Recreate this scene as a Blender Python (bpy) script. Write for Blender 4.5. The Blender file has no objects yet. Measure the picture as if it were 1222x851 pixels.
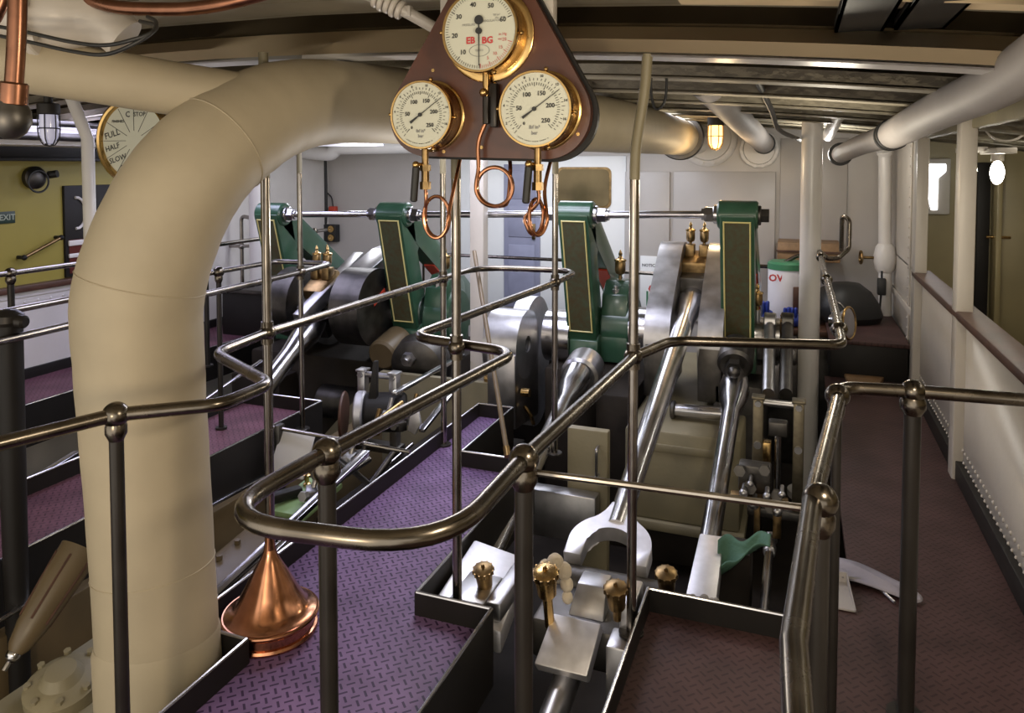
import bpy, bmesh, math, random
from mathutils import Vector, Matrix
random.seed(7)
C = bpy.context.scene.collection
PI = math.pi
# ------------------------------------------------------------------ camera model (metres, floor plates at z = 0)
F, YAW, PIT, H, CX = 900.0, math.radians(20.75), math.radians(2.58), 1.67, 611.0
CY = 197 + F*math.tan(PIT)
CAM = Vector((0, 0, H))
fw = Vector((-math.sin(YAW)*math.cos(PIT), math.cos(YAW)*math.cos(PIT), -math.sin(PIT)))
rt = Vector((math.cos(YAW), math.sin(YAW), 0)); up = rt.cross(fw)
def W(px, py, x=None, y=None, z=None):
    k = fw + rt*((px-CX)/F) - up*((py-CY)/F)
    t = x/k.x if x is not None else (y/k.y if y is not None else (z-H)/k.z)
    return CAM + k*t
cd = bpy.data.cameras.new('camera'); cam = bpy.data.objects.new('camera', cd); C.objects.link(cam)
cam.location = CAM; cam.rotation_euler = (PI/2-PIT, 0, YAW)
cd.sensor_width = 36; cd.lens = 36*F/1222; cd.shift_y = -(425.5-CY)/1222; cd.clip_start = .05
bpy.context.scene.camera = cam

# ------------------------------------------------------------------ materials
def mat(name, col, rough=.5, metal=0, bump=0, bscale=40, var=0, vscale=6, emit=None, estr=0, coat=0, dirt=None):
    m = bpy.data.materials.new(name); m.use_nodes = True
    nt = m.node_tree; N = nt.nodes; L = nt.links; b = N['Principled BSDF']
    b.inputs['Base Color'].default_value = (*col, 1); b.inputs['Roughness'].default_value = rough
    b.inputs['Metallic'].default_value = metal
    if coat: b.inputs['Coat Weight'].default_value = coat; b.inputs['Coat Roughness'].default_value = .15
    tc = N.new('ShaderNodeTexCoord')
    if var:
        n = N.new('ShaderNodeTexNoise'); n.inputs['Scale'].default_value = vscale; n.inputs['Detail'].default_value = 5
        L.new(tc.outputs['Object'], n.inputs['Vector'])
        r = N.new('ShaderNodeValToRGB')
        r.color_ramp.elements[0].position = .3; r.color_ramp.elements[1].position = .7
        d = dirt or tuple(c*(1-var) for c in col)
        r.color_ramp.elements[0].color = (*d, 1); r.color_ramp.elements[1].color = (*col, 1)
        L.new(n.outputs['Fac'], r.inputs['Fac']); L.new(r.outputs['Color'], b.inputs['Base Color'])
        if metal:
            mr = N.new('ShaderNodeMapRange'); mr.inputs['To Min'].default_value = max(.05, rough-.08); mr.inputs['To Max'].default_value = rough+.12
            L.new(n.outputs['Fac'], mr.inputs['Value']); L.new(mr.outputs['Result'], b.inputs['Roughness'])
    if bump:
        n2 = N.new('ShaderNodeTexNoise'); n2.inputs['Scale'].default_value = bscale; n2.inputs['Detail'].default_value = 6
        L.new(tc.outputs['Object'], n2.inputs['Vector'])
        bp = N.new('ShaderNodeBump'); bp.inputs['Strength'].default_value = bump; bp.inputs['Distance'].default_value = .01
        L.new(n2.outputs['Fac'], bp.inputs['Height']); L.new(bp.outputs['Normal'], b.inputs['Normal'])
    if emit:
        b.inputs['Emission Color'].default_value = (*emit, 1); b.inputs['Emission Strength'].default_value = estr
    return m

def chequer(name, col, edge):
    m = mat(name, col, .5)
    nt = m.node_tree; N = nt.nodes; L = nt.links; b = N['Principled BSDF']
    tc = N.new('ShaderNodeTexCoord'); mp = N.new('ShaderNodeMapping')
    mp.inputs['Rotation'].default_value = (0, 0, PI/4); mp.inputs['Scale'].default_value = (31, 31, 31)
    L.new(tc.outputs['Object'], mp.inputs['Vector'])
    sx = N.new('ShaderNodeSeparateXYZ'); L.new(mp.outputs['Vector'], sx.inputs['Vector'])
    def M(op, a, b_=None):
        n = N.new('ShaderNodeMath'); n.operation = op
        for i, v in enumerate((a, b_)):
            if v is None: continue
            if isinstance(v, (int, float)): n.inputs[i].default_value = v
            else: L.new(v, n.inputs[i])
        return n.outputs[0]
    fx, fy = M('FLOOR', sx.outputs['X']), M('FLOOR', sx.outputs['Y'])
    par = M('FLOORED_MODULO', M('ADD', fx, fy), 2.0)
    ax = M('ABSOLUTE', M('SUBTRACT', M('FRACT', sx.outputs['X']), .5))
    ay = M('ABSOLUTE', M('SUBTRACT', M('FRACT', sx.outputs['Y']), .5))
    m1 = M('MULTIPLY', M('LESS_THAN', ax, .44), M('LESS_THAN', ay, .12))
    m2 = M('MULTIPLY', M('LESS_THAN', ay, .44), M('LESS_THAN', ax, .12))
    mask = M('ADD', M('MULTIPLY', m1, par), M('MULTIPLY', m2, M('SUBTRACT', 1.0, par)))
    mx = N.new('ShaderNodeMix'); mx.data_type = 'RGBA'
    mx.inputs['A'].default_value = (*col, 1); mx.inputs['B'].default_value = (*edge, 1)
    L.new(mask, mx.inputs['Factor'])
    nz = N.new('ShaderNodeTexNoise'); nz.inputs['Scale'].default_value = 5; nz.inputs['Detail'].default_value = 6
    L.new(tc.outputs['Object'], nz.inputs['Vector'])
    m3 = N.new('ShaderNodeMix'); m3.data_type = 'RGBA'; m3.blend_type = 'MULTIPLY'; m3.inputs['Factor'].default_value = .6
    rp = N.new('ShaderNodeValToRGB'); rp.color_ramp.elements[0].color = (.45, .45, .45, 1); rp.color_ramp.elements[0].position = .35; rp.color_ramp.elements[1].position = .65
    L.new(nz.outputs['Fac'], rp.inputs['Fac']); L.new(mx.outputs['Result'], m3.inputs['A']); L.new(rp.outputs['Color'], m3.inputs['B'])
    b.inputs['Specular IOR Level'].default_value = .2
    L.new(m3.outputs['Result'], b.inputs['Base Color'])
    bp = N.new('ShaderNodeBump'); bp.inputs['Strength'].default_value = .8; bp.inputs['Distance'].default_value = .004
    L.new(mask, bp.inputs['Height']); L.new(bp.outputs['Normal'], b.inputs['Normal'])
    return m

M = {}
M['steel'] = mat('polished_steel', (.62, .61, .63), .2, 1, var=.25, vscale=9)
M['satin'] = mat('satin_steel', (.55, .54, .55), .34, 1, var=.25, vscale=12)
M['oily'] = mat('oily_dark_steel', (.15, .14, .13), .42, 1, var=.5, vscale=8)
M['bright'] = mat('machined_plate', (.74, .73, .76), .45, .85, var=.15, vscale=25)
M['rail'] = mat('handrail_steel', (.19, .165, .135), .24, 1, var=.35, vscale=14)
M['railb'] = mat('bright_rail_steel', (.36, .33, .30), .22, 1, var=.3, vscale=14)
M['post'] = mat('dark_post_paint', (.045, .04, .036), .3, .5, var=.3)
M['brass'] = mat('brass', (.62, .41, .17), .24, 1, var=.3, vscale=18)
M['gold'] = mat('polished_brass', (.58, .38, .15), .2, 1, var=.15, vscale=18)
M['tarn'] = mat('tarnished_brass', (.36, .24, .11), .36, 1, var=.5, vscale=22)
M['copper'] = mat('copper', (.62, .29, .16), .18, 1, var=.35, vscale=16)
M['copperd'] = mat('dull_copper', (.3, .14, .085), .28, 1, var=.35, vscale=16)
M['green'] = mat('engine_green_paint', (.03, .085, .048), .3, 0, var=.25, vscale=8, coat=.4)
M['panel'] = mat('umber_panel_paint', (.06, .075, .042), .4, 0, var=.4, vscale=30, dirt=(.065, .045, .02))
M['line'] = mat('yellow_line_paint', (.58, .5, .2), .4)
M['red'] = mat('red_paint', (.55, .06, .03), .4)
M['cream'] = mat('cream_gloss_paint', (.52, .475, .42), .33, 0, bump=.08, bscale=30, var=.12, vscale=3)
M['white'] = mat('white_gloss_paint', (.70, .67, .64), .3, 0, bump=.06, bscale=25, var=.1, vscale=3)
M['bulk'] = mat('bulkhead_white_paint', (.50, .465, .435), .35, 0, bump=.05, bscale=25, var=.1, vscale=2)
M['bright_white'] = mat('fresh_white_paint', (.85, .86, .85), .35, 0, var=.05, vscale=2)
M['ochre'] = mat('old_cream_beam_paint', (.88, .70, .45), .5, 0, var=.08, vscale=4)
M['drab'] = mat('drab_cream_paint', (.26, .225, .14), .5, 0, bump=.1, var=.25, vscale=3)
M['lag'] = mat('painted_lagging_cloth', (.43, .365, .255), .6, 0, bump=.10, bscale=16, var=.14, vscale=4)
M['ceil'] = mat('ceiling_plank_paint', (.42, .37, .27), .55, 0, bump=.15, bscale=12, var=.3, vscale=3)
M['pipew'] = mat('dull_white_pipe_paint', (.40, .37, .355), .6, 0, bump=.05, var=.15, vscale=4)
M['olive'] = mat('olive_panel_paint', (.33, .27, .055), .4, 0, var=.12, vscale=2)
M['tan'] = mat('brown_grained_paint', (.14, .10, .052), .4, 0, var=.25, vscale=5)
M['tan2'] = mat('olive_brown_panel', (.36, .30, .16), .4, 0, var=.2, vscale=2)
M['black'] = mat('black_satin_paint', (.016, .014, .013), .5, 0, var=.2)
M['rubber'] = mat('black_cable', (.015, .015, .015), .5)
M['pit'] = mat('oily_bilge_paint', (.03, .023, .018), .65, 0, bump=.2, bscale=14, var=.5, vscale=4)
M['mahog'] = mat('varnished_mahogany', (.105, .035, .018), .3, 0, var=.45, vscale=7, coat=.2)
M['wood'] = mat('brown_sill_wood', (.10, .045, .028), .45, 0, var=.4, vscale=10)
M['ash'] = mat('ash_handle_wood', (.33, .2, .1), .5, 0, var=.3, vscale=20)
M['darkash'] = mat('weathered_handle_wood', (.15, .105, .055), .5, 0, var=.3, vscale=20)
M['dial'] = mat('dial_white', (.60, .60, .49), .45)
M['ink'] = mat('dial_black_ink', (.02, .02, .02), .5)
M['rink'] = mat('dial_red_ink', (.55, .05, .05), .5)
M['gink'] = mat('dial_grey_ink', (.25, .25, .24), .5)
M['glass'] = mat('lamp_glass', (.5, .52, .62), .1, 0, emit=(.5, .5, .8), estr=.15)  # faint bluish glow put into the glass, though its lamp is unlit
M['bulb'] = mat('lit_amber_bulb', (.8, .5, .2), .3, emit=(1, .55, .16), estr=2.2)
M['lamp'] = mat('lit_white_bulb', (1, 1, .9), .3, emit=(1, .97, .85), estr=14)
M['day'] = mat('daylight_pane', (1, 1, 1), .3, emit=(1, .98, 1), estr=5)
M['blue'] = mat('blue_rubber', (.02, .045, .33), .5, 0, bump=.3, bscale=30)
M['rag'] = mat('grey_rag_cotton', (.33, .31, .36), .85, 0, bump=.4, bscale=50)
M['ragg'] = mat('green_rag_cotton', (.07, .16, .11), .8, 0, bump=.4, bscale=50)
M['door'] = mat('blue_grey_door_paint', (.3, .31, .42), .4, 0, var=.15)
M['plast'] = mat('white_plastic', (.72, .71, .76), .35)
M['lid'] = mat('green_plastic_lid', (.05, .2, .1), .4)
M['chrome'] = mat('window_reflective_glass', (.22, .17, .09), .12, .6, var=.5, vscale=3)
M['sign'] = mat('exit_sign_green', (.02, .042, .03), .4)
M['signw'] = mat('exit_sign_lettering', (.36, .4, .32), .5)
M['plum'] = chequer('chequer_plate_paint_blue_lit', (.20, .12, .25), (.05, .025, .07))  # same plate paint as maroon, bluish centre light put into the colour
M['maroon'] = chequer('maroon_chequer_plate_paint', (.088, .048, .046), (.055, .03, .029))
M['rose'] = chequer('chequer_plate_paint_pink_lit', (.17, .075, .10), (.09, .035, .05))  # same plate paint again, pinkish light on the left plates coloured in

M['sootpit'] = M['pit']
for k_ in ('black', 'pit', 'post'): M[k_].node_tree.nodes['Principled BSDF'].inputs['Specular IOR Level'].default_value = .25
M['dark_bronze'] = mat('dull_bronze', (.25, .215, .15), .45, 1, var=.4, vscale=20)
# ------------------------------------------------------------------ mesh builder
def frame_of(d):
    d = d.normalized()
    a = Vector((0, 0, 1)) if abs(d.z) < .95 else Vector((1, 0, 0))
    u = d.cross(a).normalized(); return u, d.cross(u).normalized()
class B:
    def __init__(s): s.b = bmesh.new()
    def box(s, lo, hi, bev=0, rot=None, piv=None):
        lo, hi = Vector(lo), Vector(hi); c = (lo+hi)/2; d = hi-lo
        t = bmesh.new(); bmesh.ops.create_cube(t, size=1)
        bmesh.ops.scale(t, vec=d, verts=t.verts)
        if bev: bmesh.ops.bevel(t, geom=t.edges[:], offset=min(bev, min(d)*.45), segments=2, affect='EDGES', profile=.5)
        m = Matrix.Translation(c)
        if rot is not None:
            p = Vector(piv) if piv is not None else c
            m = Matrix.Translation(p) @ rot.to_4x4() @ Matrix.Translation(c-p)
        bmesh.ops.transform(t, matrix=m, verts=t.verts); s.add(t); return s
    def add(s, t):
        me = bpy.data.meshes.new('t'); t.to_mesh(me); t.free(); s.b.from_mesh(me); bpy.data.meshes.remove(me)
    def tube(s, pts, r, n=12, cap=True, closed=False):
        pts = [Vector(p) for p in pts]; k = len(pts); bm = s.b
        rs = list(r) if isinstance(r, (list, tuple)) else [r]*k
        tang = []
        for i in range(k):
            a = pts[(i-1) % k] if (closed or i) else pts[i]; c = pts[(i+1) % k] if (closed or i < k-1) else pts[i]
            tang.append((c-a).normalized() if (c-a).length > 1e-9 else Vector((0, 0, 1)))
        u, v = frame_of(tang[0]); rings = []
        for i in range(k):
            if i:
                q = tang[i-1].rotation_difference(tang[i]); u = q @ u
            u = (u - tang[i]*u.dot(tang[i])).normalized(); v = tang[i].cross(u)
            rings.append([bm.verts.new(pts[i] + (u*math.cos(2*PI*j/n) + v*math.sin(2*PI*j/n))*rs[i]) for j in range(n)])
        for i in range(k if closed else k-1):
            A, D = rings[i], rings[(i+1) % k]
            for j in range(n): bm.faces.new((A[j], A[(j+1) % n], D[(j+1) % n], D[j]))
        if cap and not closed:
            bm.faces.new(rings[0][::-1]); bm.faces.new(rings[-1])
        return s
    def cyl(s, a, b, r, r2=None, n=24, bev=0):
        a, b = Vector(a), Vector(b)
        if bev:
            d = (b-a).normalized()*bev
            return s.tube([a, a+d, b-d, b], [r-bev, r, (r2 or r), (r2 or r)-bev], n)
        return s.tube([a, b], [r, r if r2 is None else r2], n)
    def lathe(s, o, ax, prof, n=28):
        o = Vector(o); ax = Vector(ax).normalized(); u, v = frame_of(ax); bm = s.b; rings = []
        for (r, h) in prof:
            if r < 1e-6: rings.append([bm.verts.new(o+ax*h)])
            else: rings.append([bm.verts.new(o+ax*h+(u*math.cos(2*PI*j/n)+v*math.sin(2*PI*j/n))*r) for j in range(n)])
        for A, D in zip(rings, rings[1:]):
            for j in range(n):
                j2 = (j+1) % n
                f = [A[j % len(A)], A[j2 % len(A)], D[j2 % len(D)], D[j % len(D)]]
                f = list(dict.fromkeys(f))
                if len(f) > 2: bm.faces.new(f)
        for R in (rings[0], rings[-1]):
            if len(R) > 2:
                try: bm.faces.new(R)
                except ValueError: pass
        return s
    def ball(s, c, r, n=16, sc=(1, 1, 1)):
        t = bmesh.new(); bmesh.ops.create_uvsphere(t, u_segments=n, v_segments=max(8, n*2//3), radius=r)
        bmesh.ops.scale(t, vec=sc, verts=t.verts); bmesh.ops.translate(t, vec=Vector(c), verts=t.verts); s.add(t); return s
    def prism(s, poly, off, bev=0):          # poly: list of 3D points (one plane), extruded by vector off
        t = bmesh.new(); A = [t.verts.new(Vector(p)) for p in poly]; D = [t.verts.new(Vector(p)+Vector(off)) for p in poly]
        n = len(A); t.faces.new(A); t.faces.new(D[::-1])
        for j in range(n): t.faces.new((A[j], D[j], D[(j+1) % n], A[(j+1) % n]))
        if bev: bmesh.ops.bevel(t, geom=t.edges[:], offset=bev, segments=2, affect='EDGES', profile=.5)
        s.add(t); return s
    def grid(s, fn, nu, nv):
        bm = s.b; V = [[bm.verts.new(fn(i/nu, j/nv)) for j in range(nv+1)] for i in range(nu+1)]
        for i in range(nu):
            for j in range(nv): bm.faces.new((V[i][j], V[i+1][j], V[i+1][j+1], V[i][j+1]))
        return s
def world(o):
    return o['_w'] if False else WL[o.name]
WL = {}
def tag(o, label=None, cat=None, group=None, kind=None):
    if label: o['label'] = label
    if cat: o['category'] = cat
    if group: o['group'] = group
    if kind: o['kind'] = kind
    return o
def thing(name, label, cat, loc, group=None):
    o = bpy.data.objects.new(name, None); C.objects.link(o); o.empty_display_size = .05
    o.location = loc; WL[o.name] = Vector(loc); return tag(o, label, cat, group)
SPLIT = {'duct_band', 'bracket', 'cloth_seam', 'journal', 'stud_nut', 'coupling', 'flange_bolt', 'screw', 'bezel_screw', 'cap_nut', 'big_end_bolt', 'red_inner_face', 'cable_core', 'cover_nut', 'lagging_strip', 'link_nut', 'outlet', 'bolt', 'eccentric_nut', 'raised_panel'}
def islands(bm):
    seen = set(); out = []
    for v in bm.verts:
        if v in seen: continue
        st = [v]; seen.add(v); g = []
        while st:
            a = st.pop(); g.append(a)
            for e in a.link_edges:
                o = e.other_vert(a)
                if o not in seen: seen.add(o); st.append(o)
        out.append(g)
    return out
def obj(name, b, m, parent=None, **kw):
    if name in SPLIT:
        bmesh.ops.remove_doubles(b.b, verts=b.b.verts, dist=1e-6)
        gs = islands(b.b)
        if len(gs) > 1:
            r = None
            for g in gs:
                nb = B(); mp = {v: nb.b.verts.new(v.co) for v in g}
                for f in {f for v in g for f in v.link_faces}: nb.b.faces.new([mp[v] for v in f.verts])
                r = obj1(name, nb, m, parent, **kw)
            return r
    return obj1(name, b, m, parent, **kw)
def obj1(name, b, m, parent=None, label=None, cat=None, group=None, kind=None, ang=34, mods=None):
    bm = b.b; bmesh.ops.remove_doubles(bm, verts=bm.verts, dist=1e-6); bmesh.ops.recalc_face_normals(bm, faces=bm.faces)
    for f in bm.faces: f.smooth = True
    lim = math.radians(ang)
    for e in bm.edges:
        e.smooth = not (len(e.link_faces) == 2 and e.calc_face_angle(0) > lim)
    xs = [v.co for v in bm.verts]
    o0 = Vector(((min(v.x for v in xs)+max(v.x for v in xs))/2, (min(v.y for v in xs)+max(v.y for v in xs))/2, min(v.z for v in xs)))
    bmesh.ops.translate(bm, vec=-o0, verts=bm.verts)
    me = bpy.data.meshes.new(name); bm.to_mesh(me); bm.free(); me.materials.append(m)
    o = bpy.data.objects.new(name, me); C.objects.link(o); WL[o.name] = o0
    if parent is not None: o.parent = parent; o.location = o0 - WL[parent.name]
    else: o.location = o0
    if mods: mods(o)
    return tag(o, label, cat, group, kind)
def kids(o): return [c for c in bpy.data.objects if c.parent == o]
def dup(root, delta, label=None, group=None):
    def cp(o, par):
        c = o.copy(); C.objects.link(c); c.parent = par
        WL[c.name] = WL[o.name] + Vector(delta)
        for k in kids(o): cp(k, c)
        return c
    r = cp(root, None); r.location = root.location + Vector(delta)
    if label: r['label'] = label
    if group: r['group'] = group
    return r
def fillet(pts, rad=.06, n=6):
    pts = [Vector(p) for p in pts]; out = [pts[0]]
    rs = rad if isinstance(rad, (list, tuple)) else [rad]*len(pts)
    for i in range(1, len(pts)-1):
        p, a, b = pts[i], pts[i-1]-pts[i], pts[i+1]-pts[i]
        an = a.angle(b, PI)
        if an > PI-.02 or rs[i] <= 0: out.append(p); continue
        d = min(rs[i]/math.tan(an/2), a.length*.49, b.length*.49)
        A, D = p+a.normalized()*d, p+b.normalized()*d
        for k in range(n+1):
            t = k/n; out.append(A*(1-t)**2 + p*2*t*(1-t) + D*t*t)
    out.append(pts[-1]); return out
def spline(pts, n=6):
    P = [Vector(p) for p in pts]; Q = [P[0]*2-P[1]] + P + [P[-1]*2-P[-2]]; out = []
    for i in range(1, len(Q)-2):
        a, b, c, d = Q[i-1:i+3]
        for k in range(n):
            t = k/n
            out.append(.5*((2*b)+(c-a)*t+(2*a-5*b+4*c-d)*t*t+(3*b-a-3*c+d)*t**3))
    out.append(P[-1]); return out
def textbm(b, s, o, ux, uy, size, depth=.0008, align='CENTER', bold=0):
    cu = bpy.data.curves.new('txt', 'FONT'); cu.body = s; cu.size = size; cu.align_x = align; cu.align_y = 'CENTER'; cu.resolution_u = 2; cu.offset = bold
    t = bpy.data.objects.new('txt', cu); C.objects.link(t); bpy.context.view_layer.update()
    dg = bpy.context.evaluated_depsgraph_get(); me = bpy.data.meshes.new_from_object(t.evaluated_get(dg))
    ux, uy = Vector(ux).normalized(), Vector(uy).normalized(); w = ux.cross(uy)
    tb = bmesh.new(); tb.from_mesh(me)
    for v in tb.verts: v.co = Vector(o) + ux*v.co.x + uy*v.co.y + w*(depth)
    b.add(tb); bpy.data.objects.remove(t); bpy.data.curves.remove(cu); bpy.data.meshes.remove(me)
def hexnut(b, c, ax, r, h): b.tube([Vector(c), Vector(c)+Vector(ax).normalized()*h], r, 6)
def rotx(a): return Matrix.Rotation(a, 3, 'X')
def rotz(a): return Matrix.Rotation(a, 3, 'Z')

def ring(b, c, ax, R, r, n=36, m=8):
    u, v = frame_of(Vector(ax)); b.tube([Vector(c)+(u*math.cos(2*PI*i/n)+v*math.sin(2*PI*i/n))*R for i in range(n)], r, m, closed=True); return b
# ================================================================== THE SETTING
S = 'structure'
PZ = -.95                                   # bilge floor
XL, XR, YB = -5.63, .842, 8.2
def zc(x): return 2.165 - .0186*(x+2.4)**2  # cambered deck line
b = B().box((-7.2, -1.2, PZ-.1), (3.4, YB+.1, PZ)); obj('floor', b, M['pit'], kind=S)
def arc_slab(b, y0, y1, z0, z1, x0=-7.2, x1=3.4, n=18):
    for i in range(n):
        xa, xb = x0+(x1-x0)*i/n, x0+(x1-x0)*(i+1)/n
        P = [(xa, zc(xa)+z0), (xb, zc(xb)+z0), (xb, zc(xb)+z1), (xa, zc(xa)+z1)]
        b.prism([(p[0], y0, p[1]) for p in P], (0, y1-y0, 0))
b = B()
y = -1.2
while y < YB:
    y2 = min(y+.21, YB+.1); arc_slab(b, y, y2-.012, .12, .16, n=14); y += .21
arc_slab(b, -1.2, YB+.1, .155, .2, n=10)
obj('ceiling', b, M['ceil'], kind=S)
# back bulkhead
b = B().box((-7.2, YB, PZ), (3.4, YB+.1, 2.4)); obj('wall_back', b, M['bulk'], kind=S)
# plating seams / locker panels on the bulkhead
for n_, (pa, pb, ya, yb) in enumerate(((745, 800, 205, 420), (803, 926, 205, 400), (930, 1012, 165, 290))):
    A, D = W(pa, yb, y=YB), W(pb, ya, y=YB)
    b = B().box((A.x, YB-.035, max(A.z, .0)), (D.x, YB-.001, D.z), .006); obj('trim_%d' % (n_+1), b, M['bulk'], kind=S)
A, D = W(540, 420, y=YB), W(748, 186, y=YB)
b = B().box((A.x, YB-.03, 0), (D.x, YB-.001, D.z), .006); obj('trim_17', b, M['bright_white'], kind=S)
A, D = W(748, 420, y=YB), W(760, 186, y=YB)
b = B().box((A.x, YB-.09, 0), (D.x, YB-.001, D.z), .006); obj('trim_18', b, M['bulk'], kind=S)
# right wall: riveted dado to the sill, posts, solid wall beyond the openings
b = B().box((XR, 2.0, PZ), (XR+.05, YB, .87)); b.box((XR, 6.22, .86), (XR+.05, YB, 2.15))
b.box((XR, -1.2, PZ), (XR+.05, 2.0, .87))
obj('wall_right', b, M['cream'], kind=S)
b = B().box((XR-.05, -1.2, .855), (XR+.075, 6.2, .90), .008); obj('trim_4', b, M['wood'], kind=S, label='brown sill board')
b = B().box((XR-.018, 6.2, .5), (XR, YB, .56), .006).box((XR-.012, 6.62, .0), (XR, 6.72, 2.1), .004)
for k in range(26): b.ball((XR-.014, 6.67, .06+k*.08), .011, 8, (.5, 1, 1))
obj('trim_5', b, M['cream'], kind=S)
b = B()
for k in range(60): b.ball((XR-.002, 2.6+k*.06, .16+.0*k), .010, 8, (.6, 1, 1)); b.ball((XR-.002, 2.63+k*.06, .10), .010, 8, (.6, 1, 1))
b.box((XR-.012, 1.0, .02), (XR, 6.2, .07), .004)
obj('trim_6', b, M['cream'], kind=S)
b = B().box((XR-.035, -1.2, 0), (XR, 6.0, .10), .004); obj('baseboard_right', b, M['black'], kind=S)
for i, (yy, w) in enumerate(((4.58, .12), (6.12, .14), (2.9, .12), (1.4, .12))):
    b = B().box((XR-.05, yy-w/2, -.1), (XR+.03, yy+w/2, 2.12), .01); b.box((XR-.02, yy-w/2-.04, 1.98), (XR+.06, yy+w/2+.04, 2.12), .01)
    obj('trim_%d' % (7+i), b, M['cream'], kind=S)
b = B().box((XR-.04, -1.2, 1.96), (XR+.06, 6.2, 2.1), .01); obj('trim_11', b, M['drab'], kind=S)
# alleyway beyond the right-hand openings
b = B().box((2.3, -1.2, PZ), (2.36, YB, 2.3)); obj('wall_outer', b, M['tan2'], kind=S)
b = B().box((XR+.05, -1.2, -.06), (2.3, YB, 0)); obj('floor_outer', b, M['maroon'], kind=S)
b = B().box((XR+.05, 7.6, 0), (2.3, 7.66, 2.2)); obj('wall_alley', b, M['tan2'], kind=S)
A, D = W(1106, 250, y=7.58), W(1128, 196, y=7.58)
b = B().box((A.x-.04, 7.55, A.z-.04), (D.x+.04, 7.60, D.z+.05), .01); wn = obj('window_1', b, M['white'], kind=S)
b = B().prism([(A.x, 7.545, A.z+.12), (A.x+.03, 7.545, A.z), (D.x-.06, 7.545, A.z), (D.x-.06, 7.545, A.z+.28), (D.x, 7.545, A.z+.34), (D.x, 7.545, D.z), (A.x, 7.545, D.z)], (0, .006, 0)); obj('pane', b, M['day'], wn)
A, D = W(1163, 340, y=7.55), W(1183, 194, y=7.55)
b = B().box((A.x, 7.54, 0), (D.x, 7.6, D.z), .008); obj('door_1', b, M['black'], kind=S)
b = B().box((D.x+.02, 7.4, 0), (D.x+.06, 7.6, 1.75), .006).box((D.x+.06, 7.5, 0), (2.29, 7.6, 1.8), .006); obj('trim_15', b, M['tan2'], kind=S)
b = B().box((XR+.0, -1.2, 1.86), (XR+.05, 6.2, 1.97), .01); obj('trim_16', b, M['drab'], kind=S)
t = thing('ventilation_duct', 'pale canvas-covered duct under the alleyway deck at the right edge', 'duct', (1.35, 4.6, 1.9))
b = B()
P_ = [Vector((1.3, 2.2+.5*k, 1.98-.03*(k % 2))) for k in range(10)]
b.tube(spline(P_, 4), .13, 18)
for v_ in b.b.verts: v_.co.z = 1.97+(v_.co.z-1.97)*.55
obj('duct', b, M['drab'], t)
b = B()
for k in range(4): ring(b, (1.3, 2.6+1.1*k, 1.965), (0, 1, 0), .135, .008, 24, 6)
obj('duct_band', b, M['cream'], t)
c = W(1190, 272, y=7.48); t = thing('door_handle_rod', 'slim pale pull handle on the olive alleyway door', 'handle', c-Vector((0, 0, .12)))
b = B().cyl(c-Vector((0, 0, .14)), c+Vector((0, 0, .14)), .016, n=12).ball(c+Vector((0, 0, .14)), .024, 12).cyl(c-Vector((.08, 0, .08)), c+Vector((.10, 0, -.08)), .012, n=10); obj('grip', b, M['gold'], t)
# left wall: white riveted lower plating, brown rail, olive panelling above
b = B().box((XL-.06, -1.2, PZ), (XL, YB, .70)).box((XL-.06, 5.6, .70), (XL, YB, 2.2)); obj('wall_left', b, M['white'], kind=S)
b = B().box((XL-.08, -1.2, .70), (XL-.03, 5.6, 2.2)); obj('wall_left_upper', b, M['olive'], kind=S)
b = B().box((XL-.05, -1.2, .685), (XL+.04, 5.6, .735), .008); obj('trim_12', b, M['wood'], kind=S)
b = B()
for k in range(26): b.ball((XL+.002, 2.8+k*.11, .60), .012, 8, (.6, 1, 1))
b.box((XL, -1.2, .64), (XL+.01, 5.6, .684), .003)
obj('trim_13', b, M['white'], kind=S)
b = B().box((XL, -1.2, -.05), (XL+.03, YB, .08), .004); obj('baseboard_left', b, M['black'], kind=S)
b = B().box((XL-.04, 5.52, -.1), (XL+.05, 5.66, 2.15), .01); obj('trim_14', b, M['white'], kind=S)
# dark passage window in the left panelling
A, D = W(80, 335, x=XL), W(122, 226, x=XL)
b = B().box((XL-.05, A.y, .74), (XL-.005, A.y+.62, 1.5), .006); wn = obj('window_2', b, M['black'], kind=S)
b = B().box((XL-.006, A.y+.03, .77), (XL-.001, A.y+.59, 1.05)); obj('lower_pane', b, mat('window_maroon_view', (.10, .025, .02), .2), wn)
b = B().box((XL-.004, A.y+.02, 1.0), (XL+.012, A.y+.6, 1.045), .006).box((XL-.004, A.y+.02, .90), (XL+.012, A.y+.6, .935), .006); obj('sash_bar', b, M['white'], wn)
b = B().tube([(XL+.004, A.y+.10+.09*math.cos(t*.33), 1.27+.13*math.sin(t*.33)) for t in range(-5, 6)], .012, 8); obj('window_catch', b, M['white'], wn)
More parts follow.
